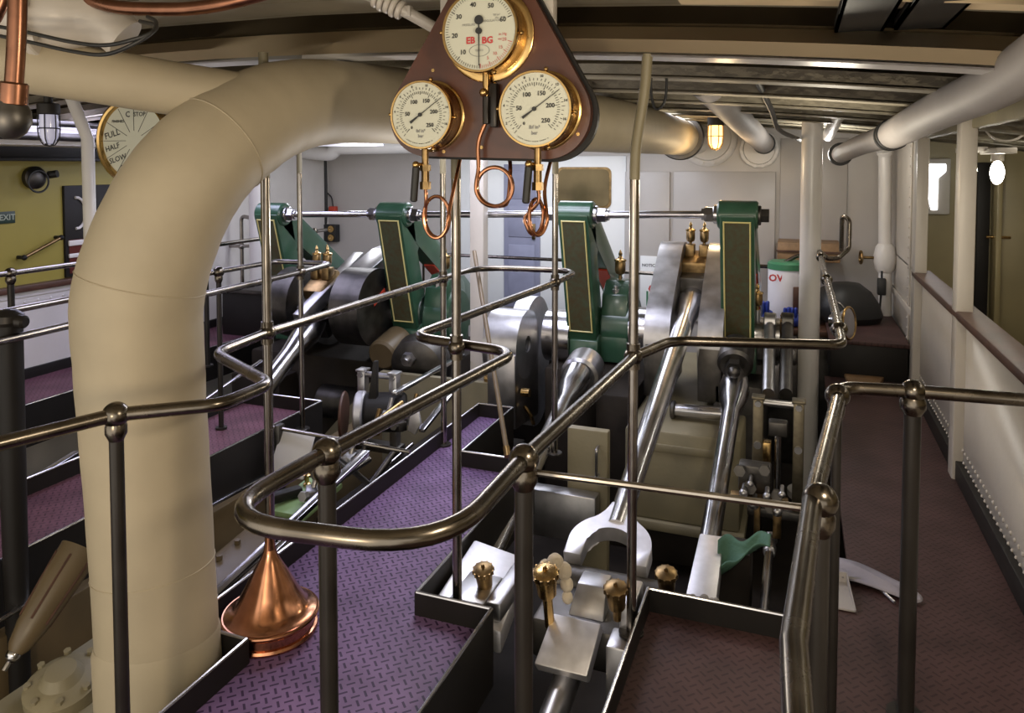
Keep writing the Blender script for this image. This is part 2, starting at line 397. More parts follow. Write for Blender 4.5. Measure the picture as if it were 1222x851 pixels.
# blue-grey door in the back bulkhead, and the brown-tinted window
A, D = W(603, 372, y=YB), W(646, 196, y=YB)
b = B().box((A.x, YB-.05, .02), (D.x, YB-.002, D.z), .006); dr = obj('door_2', b, M['door'], kind=S)
b = B()
for (z0, z1) in ((.12, .75), (.84, 1.2), (1.28, 1.6)): b.box((A.x+.06, YB-.062, z0), (D.x-.06, YB-.046, z1), .008)
obj('raised_panel', b, M['door'], dr)
b = B().box((D.x-.09, YB-.075, .82), (D.x-.05, YB-.05, 1.0), .004).cyl((D.x-.07, YB-.11, .92), (D.x-.07, YB-.05, .92), .018); obj('lock_plate', b, M['tarn'], dr)
A, D = W(667, 246, y=YB), W(729, 201, y=YB)
def rrect(x0, z0, x1, z1, y, r=.05, n=5):
    P = []
    for cx, cz, a0 in ((x1-r, z1-r, 0), (x0+r, z1-r, 90), (x0+r, z0+r, 180), (x1-r, z0+r, 270)):
        for k in range(n+1):
            a = math.radians(a0+90*k/n); P.append(Vector((cx+r*math.cos(a), y, cz+r*math.sin(a))))
    return P
b = B().prism(rrect(A.x-.015, A.z-.015, D.x+.015, D.z+.015, YB-.04, .07), (0, .039, 0)); wn = obj('window_3', b, M['tarn'], kind=S)
b = B().prism(rrect(A.x+.01, A.z+.01, D.x-.01, D.z-.01, YB-.046, .06), (0, .006, 0)); obj('pane', b, M['chrome'], wn, label='brown reflective glass pane')
# cambered deck beams
def deck_beam(y, label, h=.085, m='ochre', fl=.11, x0=-6.4, x1=2.3):
    t = thing('deck_beam', label, 'beam', (-2.4, y, zc(-2.4)-h/2), 'cambered deck beams')
    b = B(); arc_slab(b, y-.012, y+.012, -h/2, .045, x0, x1, 28); obj('web', b, M[m], t)
    b = B(); arc_slab(b, y+.014, y+.06, .0, .12, x0, x1, 28); obj('packing_piece', b, M['tan'], t)
    b = B(); arc_slab(b, y-.012, y+fl, -h/2-.014, -h/2, x0, x1, 28); obj('flange', b, M['white'] if m == 'ochre' else M[m], t)
deck_beam(2.60, 'long ochre deck beam straight behind the three gauges across the whole view')
t = thing('deck_board', 'cream board fixed flat under the deck at the upper right edge', 'board', (.4, 2.3, zc(.4)+.1))
b = B(); arc_slab(b, 2.20, 2.42, .085, .12, -.35, 1.6, 8); obj('board', b, M['ochre'], t)
b = B(); arc_slab(b, 2.20, 2.215, .06, .09, -.35, 1.6, 8); obj('lip', b, M['ochre'], t)
for k, yy in enumerate((3.3, 4.0, 4.7, 5.4, 6.1, 6.8, 7.5)):
    deck_beam(yy, ['first', 'second', 'third', 'fourth', 'fifth', 'sixth', 'seventh'][k]+' drab deck beam beyond the long ochre beam, counted away from the camera', m='ceil')
# ================================================================== WALKWAY PLATES
def plate(label, poly, m, coam, z=0, th=.03, hc=.085):
    """poly: plan outline; coam: list of open polylines that carry a black kick plate."""
    cx = sum(p[0] for p in poly)/len(poly); cy = sum(p[1] for p in poly)/len(poly)
    t = thing('walkway_plate', label, 'walkway', (cx, cy, z-th))
    b = B().prism([(x, y, z-th) for x, y in poly], (0, 0, th)); obj('chequer_plate', b, M[m], t)
    for line in coam:
        b = B()
        for (p, q) in zip(line, line[1:]):
            p, q = Vector((*p, 0)), Vector((*q, 0)); d = (q-p).normalized(); n = Vector((-d.y, d.x, 0))*.006
            b.prism([p-n-d*.005+Vector((0, 0, z-.2)), q-n+d*.005+Vector((0, 0, z-.2)), q+n+d*.005+Vector((0, 0, z-.2)), p+n-d*.005+Vector((0, 0, z-.2))], (0, 0, .2+hc))
        obj('kick_plate', b, M['black'], t)
        b = B()
        for (p, q) in zip(line, line[1:]):
            p, q = Vector((*p, z+hc)), Vector((*q, z+hc)); b.tube([p, q], .0065, 8)
        obj('kick_plate_rim', b, M['steel'], t)
    return t
L0, L1 = -1.96, -1.30
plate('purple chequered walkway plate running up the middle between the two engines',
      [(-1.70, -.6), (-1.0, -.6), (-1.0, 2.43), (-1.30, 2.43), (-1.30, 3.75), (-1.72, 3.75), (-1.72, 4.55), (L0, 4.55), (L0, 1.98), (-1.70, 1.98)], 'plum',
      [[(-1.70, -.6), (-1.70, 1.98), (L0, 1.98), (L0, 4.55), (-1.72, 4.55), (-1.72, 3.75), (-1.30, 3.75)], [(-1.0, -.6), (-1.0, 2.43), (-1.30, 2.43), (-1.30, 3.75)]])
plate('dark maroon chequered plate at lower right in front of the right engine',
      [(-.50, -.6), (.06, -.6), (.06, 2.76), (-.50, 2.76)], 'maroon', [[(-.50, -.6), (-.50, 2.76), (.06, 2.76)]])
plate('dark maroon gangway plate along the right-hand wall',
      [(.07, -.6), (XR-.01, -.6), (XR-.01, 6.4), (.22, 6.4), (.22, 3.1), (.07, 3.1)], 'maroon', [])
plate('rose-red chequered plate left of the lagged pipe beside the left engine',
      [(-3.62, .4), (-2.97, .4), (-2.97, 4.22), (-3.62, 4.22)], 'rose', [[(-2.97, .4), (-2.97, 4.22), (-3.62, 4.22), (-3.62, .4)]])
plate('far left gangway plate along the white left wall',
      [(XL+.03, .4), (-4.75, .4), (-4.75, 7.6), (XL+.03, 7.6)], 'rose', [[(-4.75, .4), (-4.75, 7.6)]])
# step box at the end of the right gangway
t = thing('step_box', 'dark maroon step box at the far end of the right gangway', 'step', (.55, 6.9, 0))
b = B().box((.26, 6.4, -.03), (XR-.03, 7.75, .27), .01); obj('box', b, M['black'], t)
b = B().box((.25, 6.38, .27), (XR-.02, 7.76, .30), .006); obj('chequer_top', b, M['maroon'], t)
# cream pit casings behind the rods
t = thing('condenser_casing', 'drab cream condenser casing low behind the right engine rods', 'casing', (-.8, 5.0, PZ))
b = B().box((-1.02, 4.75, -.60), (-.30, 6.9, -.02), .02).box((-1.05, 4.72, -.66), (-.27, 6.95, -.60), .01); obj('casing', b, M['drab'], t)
b = B().box((-1.0, 4.9, PZ), (-.33, 6.8, -.66), .01); obj('plinth', b, M['pit'], t)
b = B().box((-.84, 4.735, -.15), (-.34, 4.752, -.10), .005); obj('rib', b, M['drab'], t)
t = thing('support_plate', 'drab cream upright plate between the kick plate and the polished right rod', 'plate', (-1.05, 4.1, PZ))
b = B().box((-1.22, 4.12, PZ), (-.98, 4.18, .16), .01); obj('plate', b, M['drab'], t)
b = B().tube(fillet([(-1.03, 4.10, .08), (-1.03, 4.05, .08), (-1.03, 4.05, -.08), (-1.03, 4.10, -.08)], .03), .008, 8); obj('grab_handle', b, M['satin'], t)
b = B().box((-1.42, 4.0, -.45), (-1.02, 4.1, -.18), .01); obj('cross_bracket', b, M['satin'], t)
t = thing('bulkhead_plate', 'drab cream sloping bulkhead plate behind the left valve gear', 'plate', (-3.0, 5.0, PZ))
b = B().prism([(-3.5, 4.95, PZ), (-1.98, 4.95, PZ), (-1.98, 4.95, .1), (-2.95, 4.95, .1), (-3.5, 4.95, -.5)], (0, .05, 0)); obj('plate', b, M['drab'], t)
b = B().box((-2.95, 5.0, PZ), (-2.88, 5.1, -.3), .01); obj('stiffener', b, M['drab'], t)
t = thing('engine_bed', 'dark oily engine bed block under the left crank', 'bed', (-3.5, 5.9, PZ))
b = B().box((-4.5, 5.35, PZ), (-2.62, 6.5, .05), .03).box((-4.5, 5.1, PZ), (-4.0, 5.35, -.1), .02).box((-2.95, 5.12, PZ), (-2.62, 5.35, .02), .02); obj('bed_block', b, M['pit'], t)
b = B().cyl((-3.75, 5.34, -.32), (-3.2, 5.34, -.32), .14, n=24, bev=.02); obj('bed_boss', b, M['oily'], t)
t = thing('engine_bed', 'dark oily engine bed block under the pump crank and right crank', 'bed', (-1.3, 6, PZ))
b = B().box((-2.5, 5.9, PZ), (-1.1, 6.8, .08), .03).box((-1.75, 5.3, PZ), (-1.25, 5.9, .16), .02).box((-1.28, 5.0, PZ), (-1.03, 6.0, .1), .02); obj('bed_block', b, M['pit'], t)
b = B().box((-.52, 5.25, PZ), (-.2, 6.5, .18), .02); obj('bearing_pedestal', b, M['oily'], t)
t = thing('floor_locker', 'low black locker on the far left gangway behind the lagged pipe', 'locker', (-4.9, 6.4, 0))
b = B().box((-5.3, 5.9, -.03), (-4.45, 7.2, .42), .012); obj('body', b, M['black'], t)
b = B().box((-5.32, 5.88, .42), (-4.43, 7.22, .46), .008); obj('lid', b, M['oily'], t)
t = thing('engine_bed', 'brown side girder under the rose plate of the left engine', 'girder', (-2.95, 3, PZ))
b = B().box((-2.99, 1.0, PZ), (-2.90, 4.9, -.19), .01); obj('girder', b, M['tan'], t)
b = B().box((-3.02, 1.0, PZ), (-2.82, 4.9, PZ+.03)); obj('foot_flange', b, M['tan'], t)
# ================================================================== PIPES
t = thing('steam_pipe', 'huge cream lagged steam pipe rising at the left and bending back under the deck', 'pipe', (-2.0, 1.88, PZ))
ctl = [((-1.90, 1.83, PZ), .185), ((-1.935, 1.85, -.2), .185), ((-1.995, 1.875, .5), .190), ((-2.035, 1.885, 1.0), .198), ((-2.037, 1.89, 1.25), .203), ((-1.97, 1.94, 1.5), .193), ((-1.905, 2.03, 1.675), .187), ((-1.86, 2.18, 1.795), .183), ((-1.825, 2.36, 1.88), .178), ((-1.77, 2.62, 1.925), .168), ((-1.60, 3.1, 1.93), .166), ((-1.30, 3.9, 1.92), .166), ((-1.09, 4.6, 1.915), .168), ((-1.03, 6.1, 1.925), .168), ((-1.03, 7.15, 1.93), .168)]
path = spline([c for c, r in ctl], 8)
rads = [ctl[min(i//8, 13)][1]*(1-(i % 8)/8) + ctl[min(i//8+1, 14)][1]*((i % 8)/8) + .0008*math.sin(i*1.7) for i in range(len(path))]
b = B(); b.tube(path, rads, 40); obj('lagging', b, M['lag'], t)
b = B()
for i in (14, 33, 52): ring(b, path[i], path[i+1]-path[i], rads[i]+.0005, .0025)
obj('cloth_seam', b, M['lag'], t)
b = B(); b.tube([(-1.90, 1.83, PZ), (-1.93, 1.847, -.28), (-1.962, 1.86, .1), (-1.964, 1.862, .115)], [.198, .197, .195, .188], 40); obj('lower_cloth_wrap', b, M['lag'], t)
b = B(); b.cyl((-1.03, 7.13, 1.93), (-1.03, 7.20, 1.93), .215, n=36, bev=.01); obj('flange', b, M['oily'], t)
b = B(); b.lathe((-1.03, 7.19, 1.93), (0, 1, .02), [(.17, 0), (.17, 1.0)], 30); obj('bare_tail', b, M['white'], t)
b = B().tube(spline([(-1.85, 2.22, 1.905), (-2.02, 2.0, 1.935), (-2.22, 1.80, 1.975), (-2.55, 1.53, 2.03)], 6), .092, 28); obj('branch', b, M['lag'], t)
# valve elbow at the top left
c = W(70, 22, y=1.75)
t = thing('stop_valve', 'cream flanged stop valve body at the top left corner', 'valve', c-Vector((0, 0, .1)))
b = B().tube(spline([c+Vector((-.16, -.05, .03)), c+Vector((-.02, 0, .02)), c+Vector((.10, .06, .0)), c+Vector((.17, .10, -.06))], 6), [.105, .11, .115, .12, .12, .12, .12, .12, .115, .11, .10, .095, .09, .085, .08, .075, .07, .07, .07], 26); obj('body', b, M['cream'], t)
b = B().cyl(c+Vector((-.06, -.02, .02)), c+Vector((-.03, -.01, .02)), .155, n=30, bev=.005); obj('flange', b, M['cream'], t)
b = B()
for k in range(8):
    a = 2*PI*k/8; u, v = frame_of(Vector((.03, .01, 0))); hexnut(b, c+Vector((-.035, -.012, .02))+(u*math.cos(a)+v*math.sin(a))*.135, (.03, .01, 0), .014, .025)
obj('flange_bolt', b, M['cream'], t)
def pipe_thing(name, label, pts, r, m, cat='pipe', n=20, group=None, ends=None, rad=None):
    P = fillet(pts, rad) if rad else spline(pts, 6)
    t = thing(name, label, cat, P[0], group); b = B().tube(P, r, n); obj('tube' if name != 'cable' else 'sheath', b, M[m], t)
    if ends:
        b = B()
        for (i, rr, w) in ends:
            i = i % len(P); d = (P[min(i+1, len(P)-1)]-P[max(i-1, 0)]).normalized()
            b.cyl(P[i]-d*w/2, P[i]+d*w/2, rr, n=n, bev=.004)
        obj('coupling', b, M['rubber' if m == 'pipew' else m], t)
    return t
# copper pipes
pipe_thing('copper_pipe', 'bright upright copper pipe at the far left top edge', [W(22, -60, y=1.15), W(20, 40, y=1.15), W(16, 112, y=1.15)], .0185, 'copperd', ends=[(0, .022, .02), (-1, .028, .05)])
pipe_thing('copper_pipe', 'thin copper pipe sloping in the top left corner', [W(-30, 60, y=1.2), W(0, 12, y=1.2), W(14, -40, y=1.2)], .012, 'copperd', ends=[(0, .016, .02)])
pipe_thing('copper_pipe', 'long copper pipe sagging along the top edge above the lagged pipe', [W(60, -30, y=1.75), W(120, 4, y=1.75), W(190, 11, y=1.78), W(260, 6, y=1.82), W(360, -20, y=1.9)], .021, 'copperd', ends=[(0, .026, .03)])
t = pipe_thing('drain_pipe', 'cream pipe with a ribbed coupling just left of the gauge board top', [W(395, -24, y=2.3), W(470, 7, y=2.35), W(520, 34, y=2.42), W(560, 55, y=2.5)], .021, 'cream')
b = B(); P0, P1 = W(447, -3, y=2.33), W(482, 14, y=2.36); d = P1-P0
for k in range(5): b.cyl(P0+d*(k/5), P0+d*((k+.8)/5), .034+.003*(k % 2), n=20, bev=.004)
b.box(P1+Vector((-.005, -.01, -.02)), P1+Vector((.03, .02, .02)), .006); obj('ribbed_coupling', b, M['cream'], t)
# dark valve under the upright copper pipe
c = W(12, 138, y=1.15)
t = thing('globe_valve', 'dark globe valve hanging under the upright copper pipe at far left', 'valve', c-Vector((0, 0, .05)))
b = B().lathe(c-Vector((0, 0, .05)), (0, 0, 1), [(.014, 0), (.03, .012), (.042, .035), (.04, .06), (.03, .08), (.03, .095), (.022, .10)]); obj('body', b, M['oily'], t)
b = B().cyl(c+Vector((.0, 0, -.005)), c+Vector((-.05, -.03, -.01)), .016).cyl(c+Vector((-.045, -.027, -.01)), c+Vector((-.055, -.033, -.011)), .026); obj('bonnet', b, M['oily'], t)
# cables at the top left
for k, (dy, lab) in enumerate(((0, 'upper black cable looping across the flanged valve at top left'), (11, 'lower black cable looping across the flanged valve at top left'))):
    pipe_thing('cable', lab, [W(-20, 28+dy, y=1.5), W(30, 38+dy, y=1.5), W(85, 50+dy, y=1.5), W(125, 54+dy, y=1.5), W(160, 47+dy*.5, y=1.52), W(182, 38, y=1.55), W(186, 26+dy*.4, y=1.6), W(176-dy*.8, 20+dy*.5, y=1.65)], .0055, 'rubber', 'cable', 10)
# deck-head pipes on the right
pipe_thing('deckhead_pipe', 'long white pipe running back under the deck along the right wall', [(.70, -1.15, 2.10), (.68, .8, 2.07), (.655, 1.9, 2.03), W(1200, 95, x=.60), W(1120, 132, x=.53), W(1066, 160, x=.47)], .078, 'pipew', n=28, ends=[(-1, .086, .03)])
P0 = W(1066, 160, x=.47)
t = pipe_thing('deckhead_pipe', 'short white pipe bend at the far end of the right wall pipe', [P0+Vector((-.008, .06, -.005)), W(1030, 172, x=.40), W(1003, 184, x=.31)], .068, 'pipew', n=28, ends=[(0, .084, .03), (-1, .09, .05)])
pipe_thing('deckhead_pipe', 'thick white pipe slanting down to the back bulkhead right of the tall bent pole', [W(745, -30, y=3.0), W(782, 22, y=3.4), W(835, 92, y=4.4), W(905, 165, y=7.2), W(913, 172, y=8.15)], .095, 'pipew', n=24, ends=[(12, .108, .03), (-3, .108, .03)])
pipe_thing('deckhead_pipe', 'thin drab pipe slanting behind the right shoulder of the gauge board', [W(705, -20, y=2.9), W(690, 20, y=2.9), W(672, 55, y=2.9)], .026, 'drab', ends=[(0, .034, .03)])
pipe_thing('deckhead_pipe', 'short white pipe stub sloping beside the big white column', [W(1020, 98, y=5.4), W(1005, 130, y=5.9), W(988, 162, y=6.5)], .045, 'white', ends=[(0, .06, .04)])
pipe_thing('cable', 'black armoured cable hanging from the deck at upper right', [W(862, -20, y=2.9), W(893, 72, y=3.4), W(920, 130, y=4.6), W(930, 155, y=5.6), W(955, 167, y=6.4)], .016, 'rubber', 'cable', 10)
for k, (dx, lab) in enumerate(((0, 'inner dark cable tray under the deck at right'), (.17, 'outer dark cable tray under the deck at right'))):
    t = thing('cable_tray', lab, 'tray', (.12+dx, 1.6, 2.09))
    b = B().box((.10+dx, -1.15, 2.085), (.24+dx, 7.6, 2.10)).box((.10+dx, -1.15, 2.085), (.11+dx, 7.6, 2.12)).box((.23+dx, -1.15, 2.085), (.24+dx, 7.6, 2.12)); obj('tray', b, M['rubber'], t)
    b = B()
    for q in range(3): b.tube([(.13+dx+q*.035, -1.15, 2.112), (.13+dx+q*.035, 7.6, 2.112)], .013, 8)
    obj('cable_core', b, M['rubber'], t)
# back pipes
pipe_thing('vent_pipe', 'white pipe with a bend in the back left corner above the first green frame', [W(338, 320, y=7.7), W(338, 186, y=7.7), W(350, 180, y=7.6), W(395, 184, y=7.6), W(402, 176, y=7.6), W(520, 174, y=7.7)], .085, 'white', n=22, rad=.12, ends=[(0, .1, .04)])
pipe_thing('vent_pipe', 'slim white pipe standing left of the socket on the back bulkhead', [W(380, 330, y=8.1), W(380, 190, y=8.1), W(372, 176, y=7.9)], .04, 'white', rad=.1, ends=[(0, .05, .04)])
pipe_thing('cable', 'thick black cable down the back bulkhead left of the socket', [W(388, 185, y=8.14), W(389, 250, y=8.14), W(386, 290, y=8.14), W(383, 325, y=8.14)], .022, 'rubber', 'cable', 10)
t = pipe_thing('riser_pipe', 'white valved riser pipe in the back right corner', [W(1056, 440, y=7.6), W(1056, 180, y=7.6), W(1052, 165, y=7.4)], .055, 'white', n=20, rad=.08, ends=[(0, .07, .05), (4, .07, .04)])
c = W(1056, 308, y=7.6)
b = B().lathe(c-Vector((0, 0, .13)), (0, 0, 1), [(.06, 0), (.08, .03), (.095, .1), (.095, .16), (.08, .23), (.06, .26)]); obj('valve_body', b, M['white'], t)
b = B(); ring(b, c+Vector((-.2, -.02, 0)), (1, .1, 0), .055, .012, 20); b.cyl(c, c+Vector((-.21, -.02, 0)), .014); obj('valve_wheel', b, M['tarn'], t)
c = W(1052, 342, y=7.5)
t = thing('socket', 'black switch box with a hanging cable on the back right riser pipe', 'socket', c-Vector((0, 0, .08)))
b = B().box(c+Vector((-.035, -.04, -.075)), c+Vector((.035, .03, .075)), .01); obj('switch_box', b, M['rubber'], t)
b = B().tube(spline([c+Vector((0, 0, .14)), c+Vector((0, .0, 0)), c+Vector((-.01, 0, -.3)), c+Vector((.02, 0, -.6))]), .009, 8); obj('flex', b, M['rubber'], t)
t = thing('white_column', 'tall round white column standing behind the right valve gear', 'column', (.1, 6.3, PZ))
b = B().tube([(.1, 6.3, PZ), (.1, 6.3, 2.10)], .078, 28); obj('shaft', b, M['white'], t)
b = B().box((.0, 6.2, 2.07), (.2, 6.4, 2.14), .01).cyl((.1, 6.3, PZ), (.1, 6.3, PZ+.05), .14); obj('end_plate', b, M['white'], t)
c = W(306, 300, y=6.2)
t = thing('white_column', 'bright round white column left of the first green frame', 'column', (c.x, c.y, PZ))
b = B().tube([(c.x, c.y, PZ), (c.x, c.y, 2.06)], .068, 28); obj('shaft', b, M['white'], t)
b = B().box((c.x-.1, c.y-.1, 2.04), (c.x+.1, c.y+.1, 2.1), .01).cyl((c.x, c.y, PZ), (c.x, c.y, PZ+.05), .12); obj('end_plate', b, M['white'], t)
c = W(572, 440, y=5.2)
t = thing('square_post', 'cream square post standing behind the curved end of the middle rail', 'post', (c.x, c.y, PZ))
b = B().box((c.x-.055, c.y-.05, PZ), (c.x+.055, c.y+.05, 2.09), .008); obj('shaft', b, M['cream'], t)
b = B().box((c.x-.10, c.y-.1, PZ), (c.x+.10, c.y+.1, PZ+.03), .004); obj('foot', b, M['cream'], t)
# ================================================================== STANCHIONS AND HANDRAILS
def stanchion(x, y, label, zb=0, zsplit=1.62, r=.0175, zt=None, ball=1.0, lean=0):
    t = thing('stanchion', label, 'pole', (x, y, zb), 'floor to deck stanchions')
    b = B().cyl((x, y, zb), (x, y, zsplit), r, n=16); obj('steel_shaft', b, M['railb'], t)
    zt = zt or zc(x)-.05; b = B().tube(spline([(x, y, zsplit), (x+lean*.12, y, zsplit+.12), (x+lean*.75, y, zsplit+.30), (x+lean, y, zt)]), r*1.06, 16); obj('painted_top', b, M['drab'], t)
    b = B().cyl((x, y, zb), (x, y, zb+.012), .045, n=20, bev=.003); obj('foot_flange', b, M['post'], t)
    if ball: b = B().ball((x, y, ball), .033, 18).cyl((x, y, ball-.045), (x, y, ball+.045), .024); obj('rail_ball', b, M['rail'], t)
    return t
stanchion(-1.166, 2.50, 'steel pole below the left edge of the gauge board, foot on the notched kick plate')
stanchion(-.53, 2.60, 'long pole with drab painted top standing right of the gauge board', lean=.042)
stanchion(-1.975, 2.45, 'steel pole nearest the lagged pipe on its right', r=.0185)
stanchion(-1.95, 4.0, 'thin far steel pole on the left edge of the purple walkway')
stanchion(-1.29, 4.1, 'thin far steel pole right of the copper coils, in front of a green frame')
stanchion(-2.90, 3.92, 'thin steel pole rising from the corner of the rose plate', r=.016)
def handrail(label, pts, posts, rad=.12, r=.019, balls=(), m='rail', extra=None):
    P = fillet(pts, rad, 8)
    t = thing('handrail', label, 'handrail', (pts[len(pts)//2][0], pts[len(pts)//2][1], 0))
    b = B().tube(P, r, 14); obj('rail', b, M[m], t)
    for (x, y, zb, pr) in posts:
        b = B().cyl((x, y, zb), (x, y, .985), pr, n=16).cyl((x, y, zb), (x, y, zb+.014), pr*2.2); p = obj('post', b, M['post'], t)
        b = B().ball((x, y, 1.0), .035, 20).lathe((x, y, .93), (0, 0, 1), [(pr, 0), (pr*1.5, .02), (pr*1.5, .04), (pr*1.1, .06)]); obj('ball_joint', b, M['rail'], p)
    for (x, y) in balls:
        b = B().ball((x, y, 1.0), .034, 20); obj('ball_joint', b, M['rail'], t)
    if extra: extra(t)
    return t
Z = 1.0
def lowbar(name, pts, r=.0095, m='railb'):
    def f(t): b = B().tube(fillet(pts, .03), r, 10); obj(name, b, M[m], t)
    return f
handrail('continuous steel handrail snaking round the purple walkway from the lagged pipe to the right engine',
  [(-1.90, .55, Z), (-1.80, 1.20, Z), (-1.703, 1.491, Z), (-1.50, 1.66, Z), (-1.50, 1.87, Z), (-1.93, 2.11, Z), (-1.975, 2.45, Z), (-1.95, 4.02, Z), (-1.95, 4.52, Z), (-1.28, 4.60, Z), (-1.285, 4.1, Z), (-1.40, 2.59, Z), (-1.166, 2.545, Z), (-.93, 2.50, Z), (-1.018, 1.466, Z), (-1.035, 1.10, Z), (-.57, 1.16, Z), (-.574, 1.591, Z), (-.525, 2.60, Z), (-.44, 2.88, Z), (.165, 3.035, Z), (.17, 3.6, Z), (.166, 6.3, Z)],
  [(-1.703, 1.491, 0, .0185), (-1.018, 1.466, 0, .0215), (-.574, 1.591, -.3, .0215)], rad=[.1, .1, .1, .1, .1, .14, .1, .1, .25, .2, .1, .11, .05, .12, .1, .20, .20, .1, .15, .12, .08, .1, .1], balls=[(.168, 3.32), (.167, 4.75), (.166, 5.9)])
t = handrail('dark handrail at lower right curving from the right wall towards the camera',
  [(.838, 2.52, Z), (.33, 2.486, Z), (.13, 2.45, Z), (.11, 2.25, Z), (.038, 1.598, Z), (.005, 1.1, Z), (.03, .45, Z)],
  [(.33, 2.486, 0, .024), (.052, 1.60, 0, .02), (.118, 2.36, 0, .014)], rad=.07, r=.0195)
b = B().cyl((-.574, 1.60, .968), (.038, 1.62, .972), .008, n=10)
t = tag(obj('guard_bar', b, M['railb']), 'thin removable guard bar spanning between the two large ball joints at lower right', 'bar')
b = B().cyl((-2.95, 3.66, .10), (-1.96, 3.60, .10), .012, n=10)
tag(obj('guard_bar', b, M['railb']), 'thin low bar spanning from the rose plate corner to the purple walkway kick plate', 'bar')
# rails of the rose plate and of the far left gangway
handrail('thin handrail at the right side of the rose plate, beyond the lagged pipe', [(-2.80, 1.0, Z), (-2.87, 3.1, Z), (-2.90, 3.92, Z), (-2.955, 4.34, Z), (-3.38, 4.30, Z), (-3.42, 3.4, Z), (-3.38, 2.4, Z), (-3.36, .8, Z)],
  [(-3.39, 3.75, 0, .016)], rad=.08, r=.0165, balls=[(-2.90, 3.92)], m='railb')
def lows(t):
    for z in (.765, .59): b = B().cyl((-4.56, .6, z), (-4.56, 6.6, z), .014, n=10); obj('mid_rail', b, M['rail'], t)
handrail('three-bar handrail along the far left gangway in front of the olive panel', [(-4.56, .6, Z), (-4.56, 6.6, Z)], [(-4.56, 3.25, 0, .02), (-4.56, 4.9, 0, .02), (-4.56, 6.4, 0, .02), (-4.56, 1.6, 0, .02)], r=.018, m='railb', extra=lows)
c = W(10, 385, y=2.05)
t = thing('control_column', 'dark upright column with a lever head at the far left edge', 'column', (c.x, c.y, -.2))
b = B().tube([(c.x, c.y, -.9), (c.x, c.y, c.z+.01)], [.038, .05], 18); obj('shaft', b, M['black'], t)
b = B().lathe((c.x, c.y, c.z-.01), (0, 0, 1), [(.05, 0), (.06, .015), (.055, .04), (.03, .06), (.0, .065)]).cyl((c.x-.09, c.y-.02, c.z+.02), (c.x+.085, c.y+.01, c.z+.005), .026, n=16, bev=.008); obj('head', b, M['post'], t)
# short rails at the back
def backrail(label, pts, posts):
    P = fillet(pts, .12); t = thing('handrail', label, 'handrail', (pts[0][0], pts[0][1], 0))
    b = B().tube(P, .018, 10); obj('rail', b, M['rail'], t)
    for (x, y) in posts:
        b = B().cyl((x, y, PZ), (x, y, pts[0][2]), .014, n=10).ball((x, y, pts[0][2]), .03, 12); obj('post', b, M['rail'], t)
A, D = W(470, 301, y=7.5), W(750, 299, y=7.5)
backrail('thin far handrail against the white back bulkhead', [(A.x, 7.5, A.z), (-3.3, 7.5, A.z), (-2.2, 7.5, A.z), (D.x, 7.5, A.z), (D.x-.15, 6.9, A.z), (D.x+.5, 6.85, A.z)], [(-3.9, 7.5), (W(722, 300, y=7.5).x, 7.5)])
A, D = W(892, 317, y=7.2), W(955, 305, y=7.2)
backrail('bent far handrail in front of the white drum', [(A.x-.2, 7.2, A.z), (A.x+.25, 7.2, A.z), (D.x-.02, 7.2, D.z), (D.x+.2, 7.2, D.z)], [(A.x+.02, 7.25)])
A = W(978, 303, z=1.0)
pts = [Vector((.166, 6.32, 1.0)), W(988, 309, y=6.42), W(1001, 308, y=6.46), W(1013, 297, y=6.5), W(1014, 262, y=6.52), W(1005, 257, y=6.56), W(1004, 300, y=6.6)]
b = B().tube(fillet(pts, .06), .018, 12); t = tag(obj('hand_hoop', b, M['rail']), 'hooped steel hand grip at the far end of the right gangway rail', 'handrail')
A = W(288, 262, y=6.4); D = W(288, 352, y=6.4)
t = thing('hand_hoop', 'hooked hand grip beside the bright white column at left', 'handrail', (A.x, 6.4, 0))
b = B().tube(fillet([(A.x+.12, 6.4, A.z+.02), (A.x, 6.4, A.z+.04), (A.x, 6.4, -.3)], .08), .02, 12); obj('hook', b, M['railb'], t)
A, D = W(255, 293, y=6.4), W(310, 288, y=6.4)
b = B().cyl((A.x-.3, 6.4, A.z-.02), (D.x+.05, 6.4, A.z+.02), .018, n=10).ball((W(288, 290, y=6.4).x, 6.4, A.z+.005), .035, 12); obj('cross_rail', b, M['railb'], t)
# ================================================================== GAUGE BOARD
GY = 2.25
def hull_circles(cs, n=14):
    pts = []
    for (x, z, r) in cs: pts += [(x+r*math.cos(2*PI*k/48), z+r*math.sin(2*PI*k/48)) for k in range(48)]
    pts = sorted(set(pts))
    def half(ps):
        h = []
        for p in ps:
            while len(h) > 1 and (h[-1][0]-h[-2][0])*(p[1]-h[-2][1])-(h[-1][1]-h[-2][1])*(p[0]-h[-2][0]) <= 0: h.pop()
            h.append(p)
        return h
    lo, hi = half(pts), half(pts[::-1]); return lo[:-1]+hi[:-1]
g1, g2, g3 = W(508, 138, y=GY), W(652, 130, y=GY), W(584, 6, y=GY)
t = thing('gauge_board', 'varnished mahogany board with rounded corners hanging under the deck beam', 'board', (g3.x, GY, g1.z-.14))
hc = hull_circles([(g1.x, g1.z, .135), (g2.x, g2.z-.015, .142), (g3.x, g3.z, .138)])
b = B().prism([(x, GY, z) for x, z in hc], (0, .03, 0), .006); obj('board', b, M['mahog'], t)
hc2 = hull_circles([(g1.x+.012, g1.z-.006, .137), (g2.x+.012, g2.z-.02, .146), (g3.x+.010, g3.z, .140)])
b = B().prism([(x, GY+.03, z) for x, z in hc2], (0, .022, 0), .004); obj('backing_board', b, M['black'], t)
A, D = W(527, 0, y=GY+.07), W(662, 0, y=GY+.07)
b = B().box((A.x, GY+.055, 1.95), (D.x, GY+.10, 2.36), .006); obj('hanger_plank', b, M['cream'], t)
b = B()
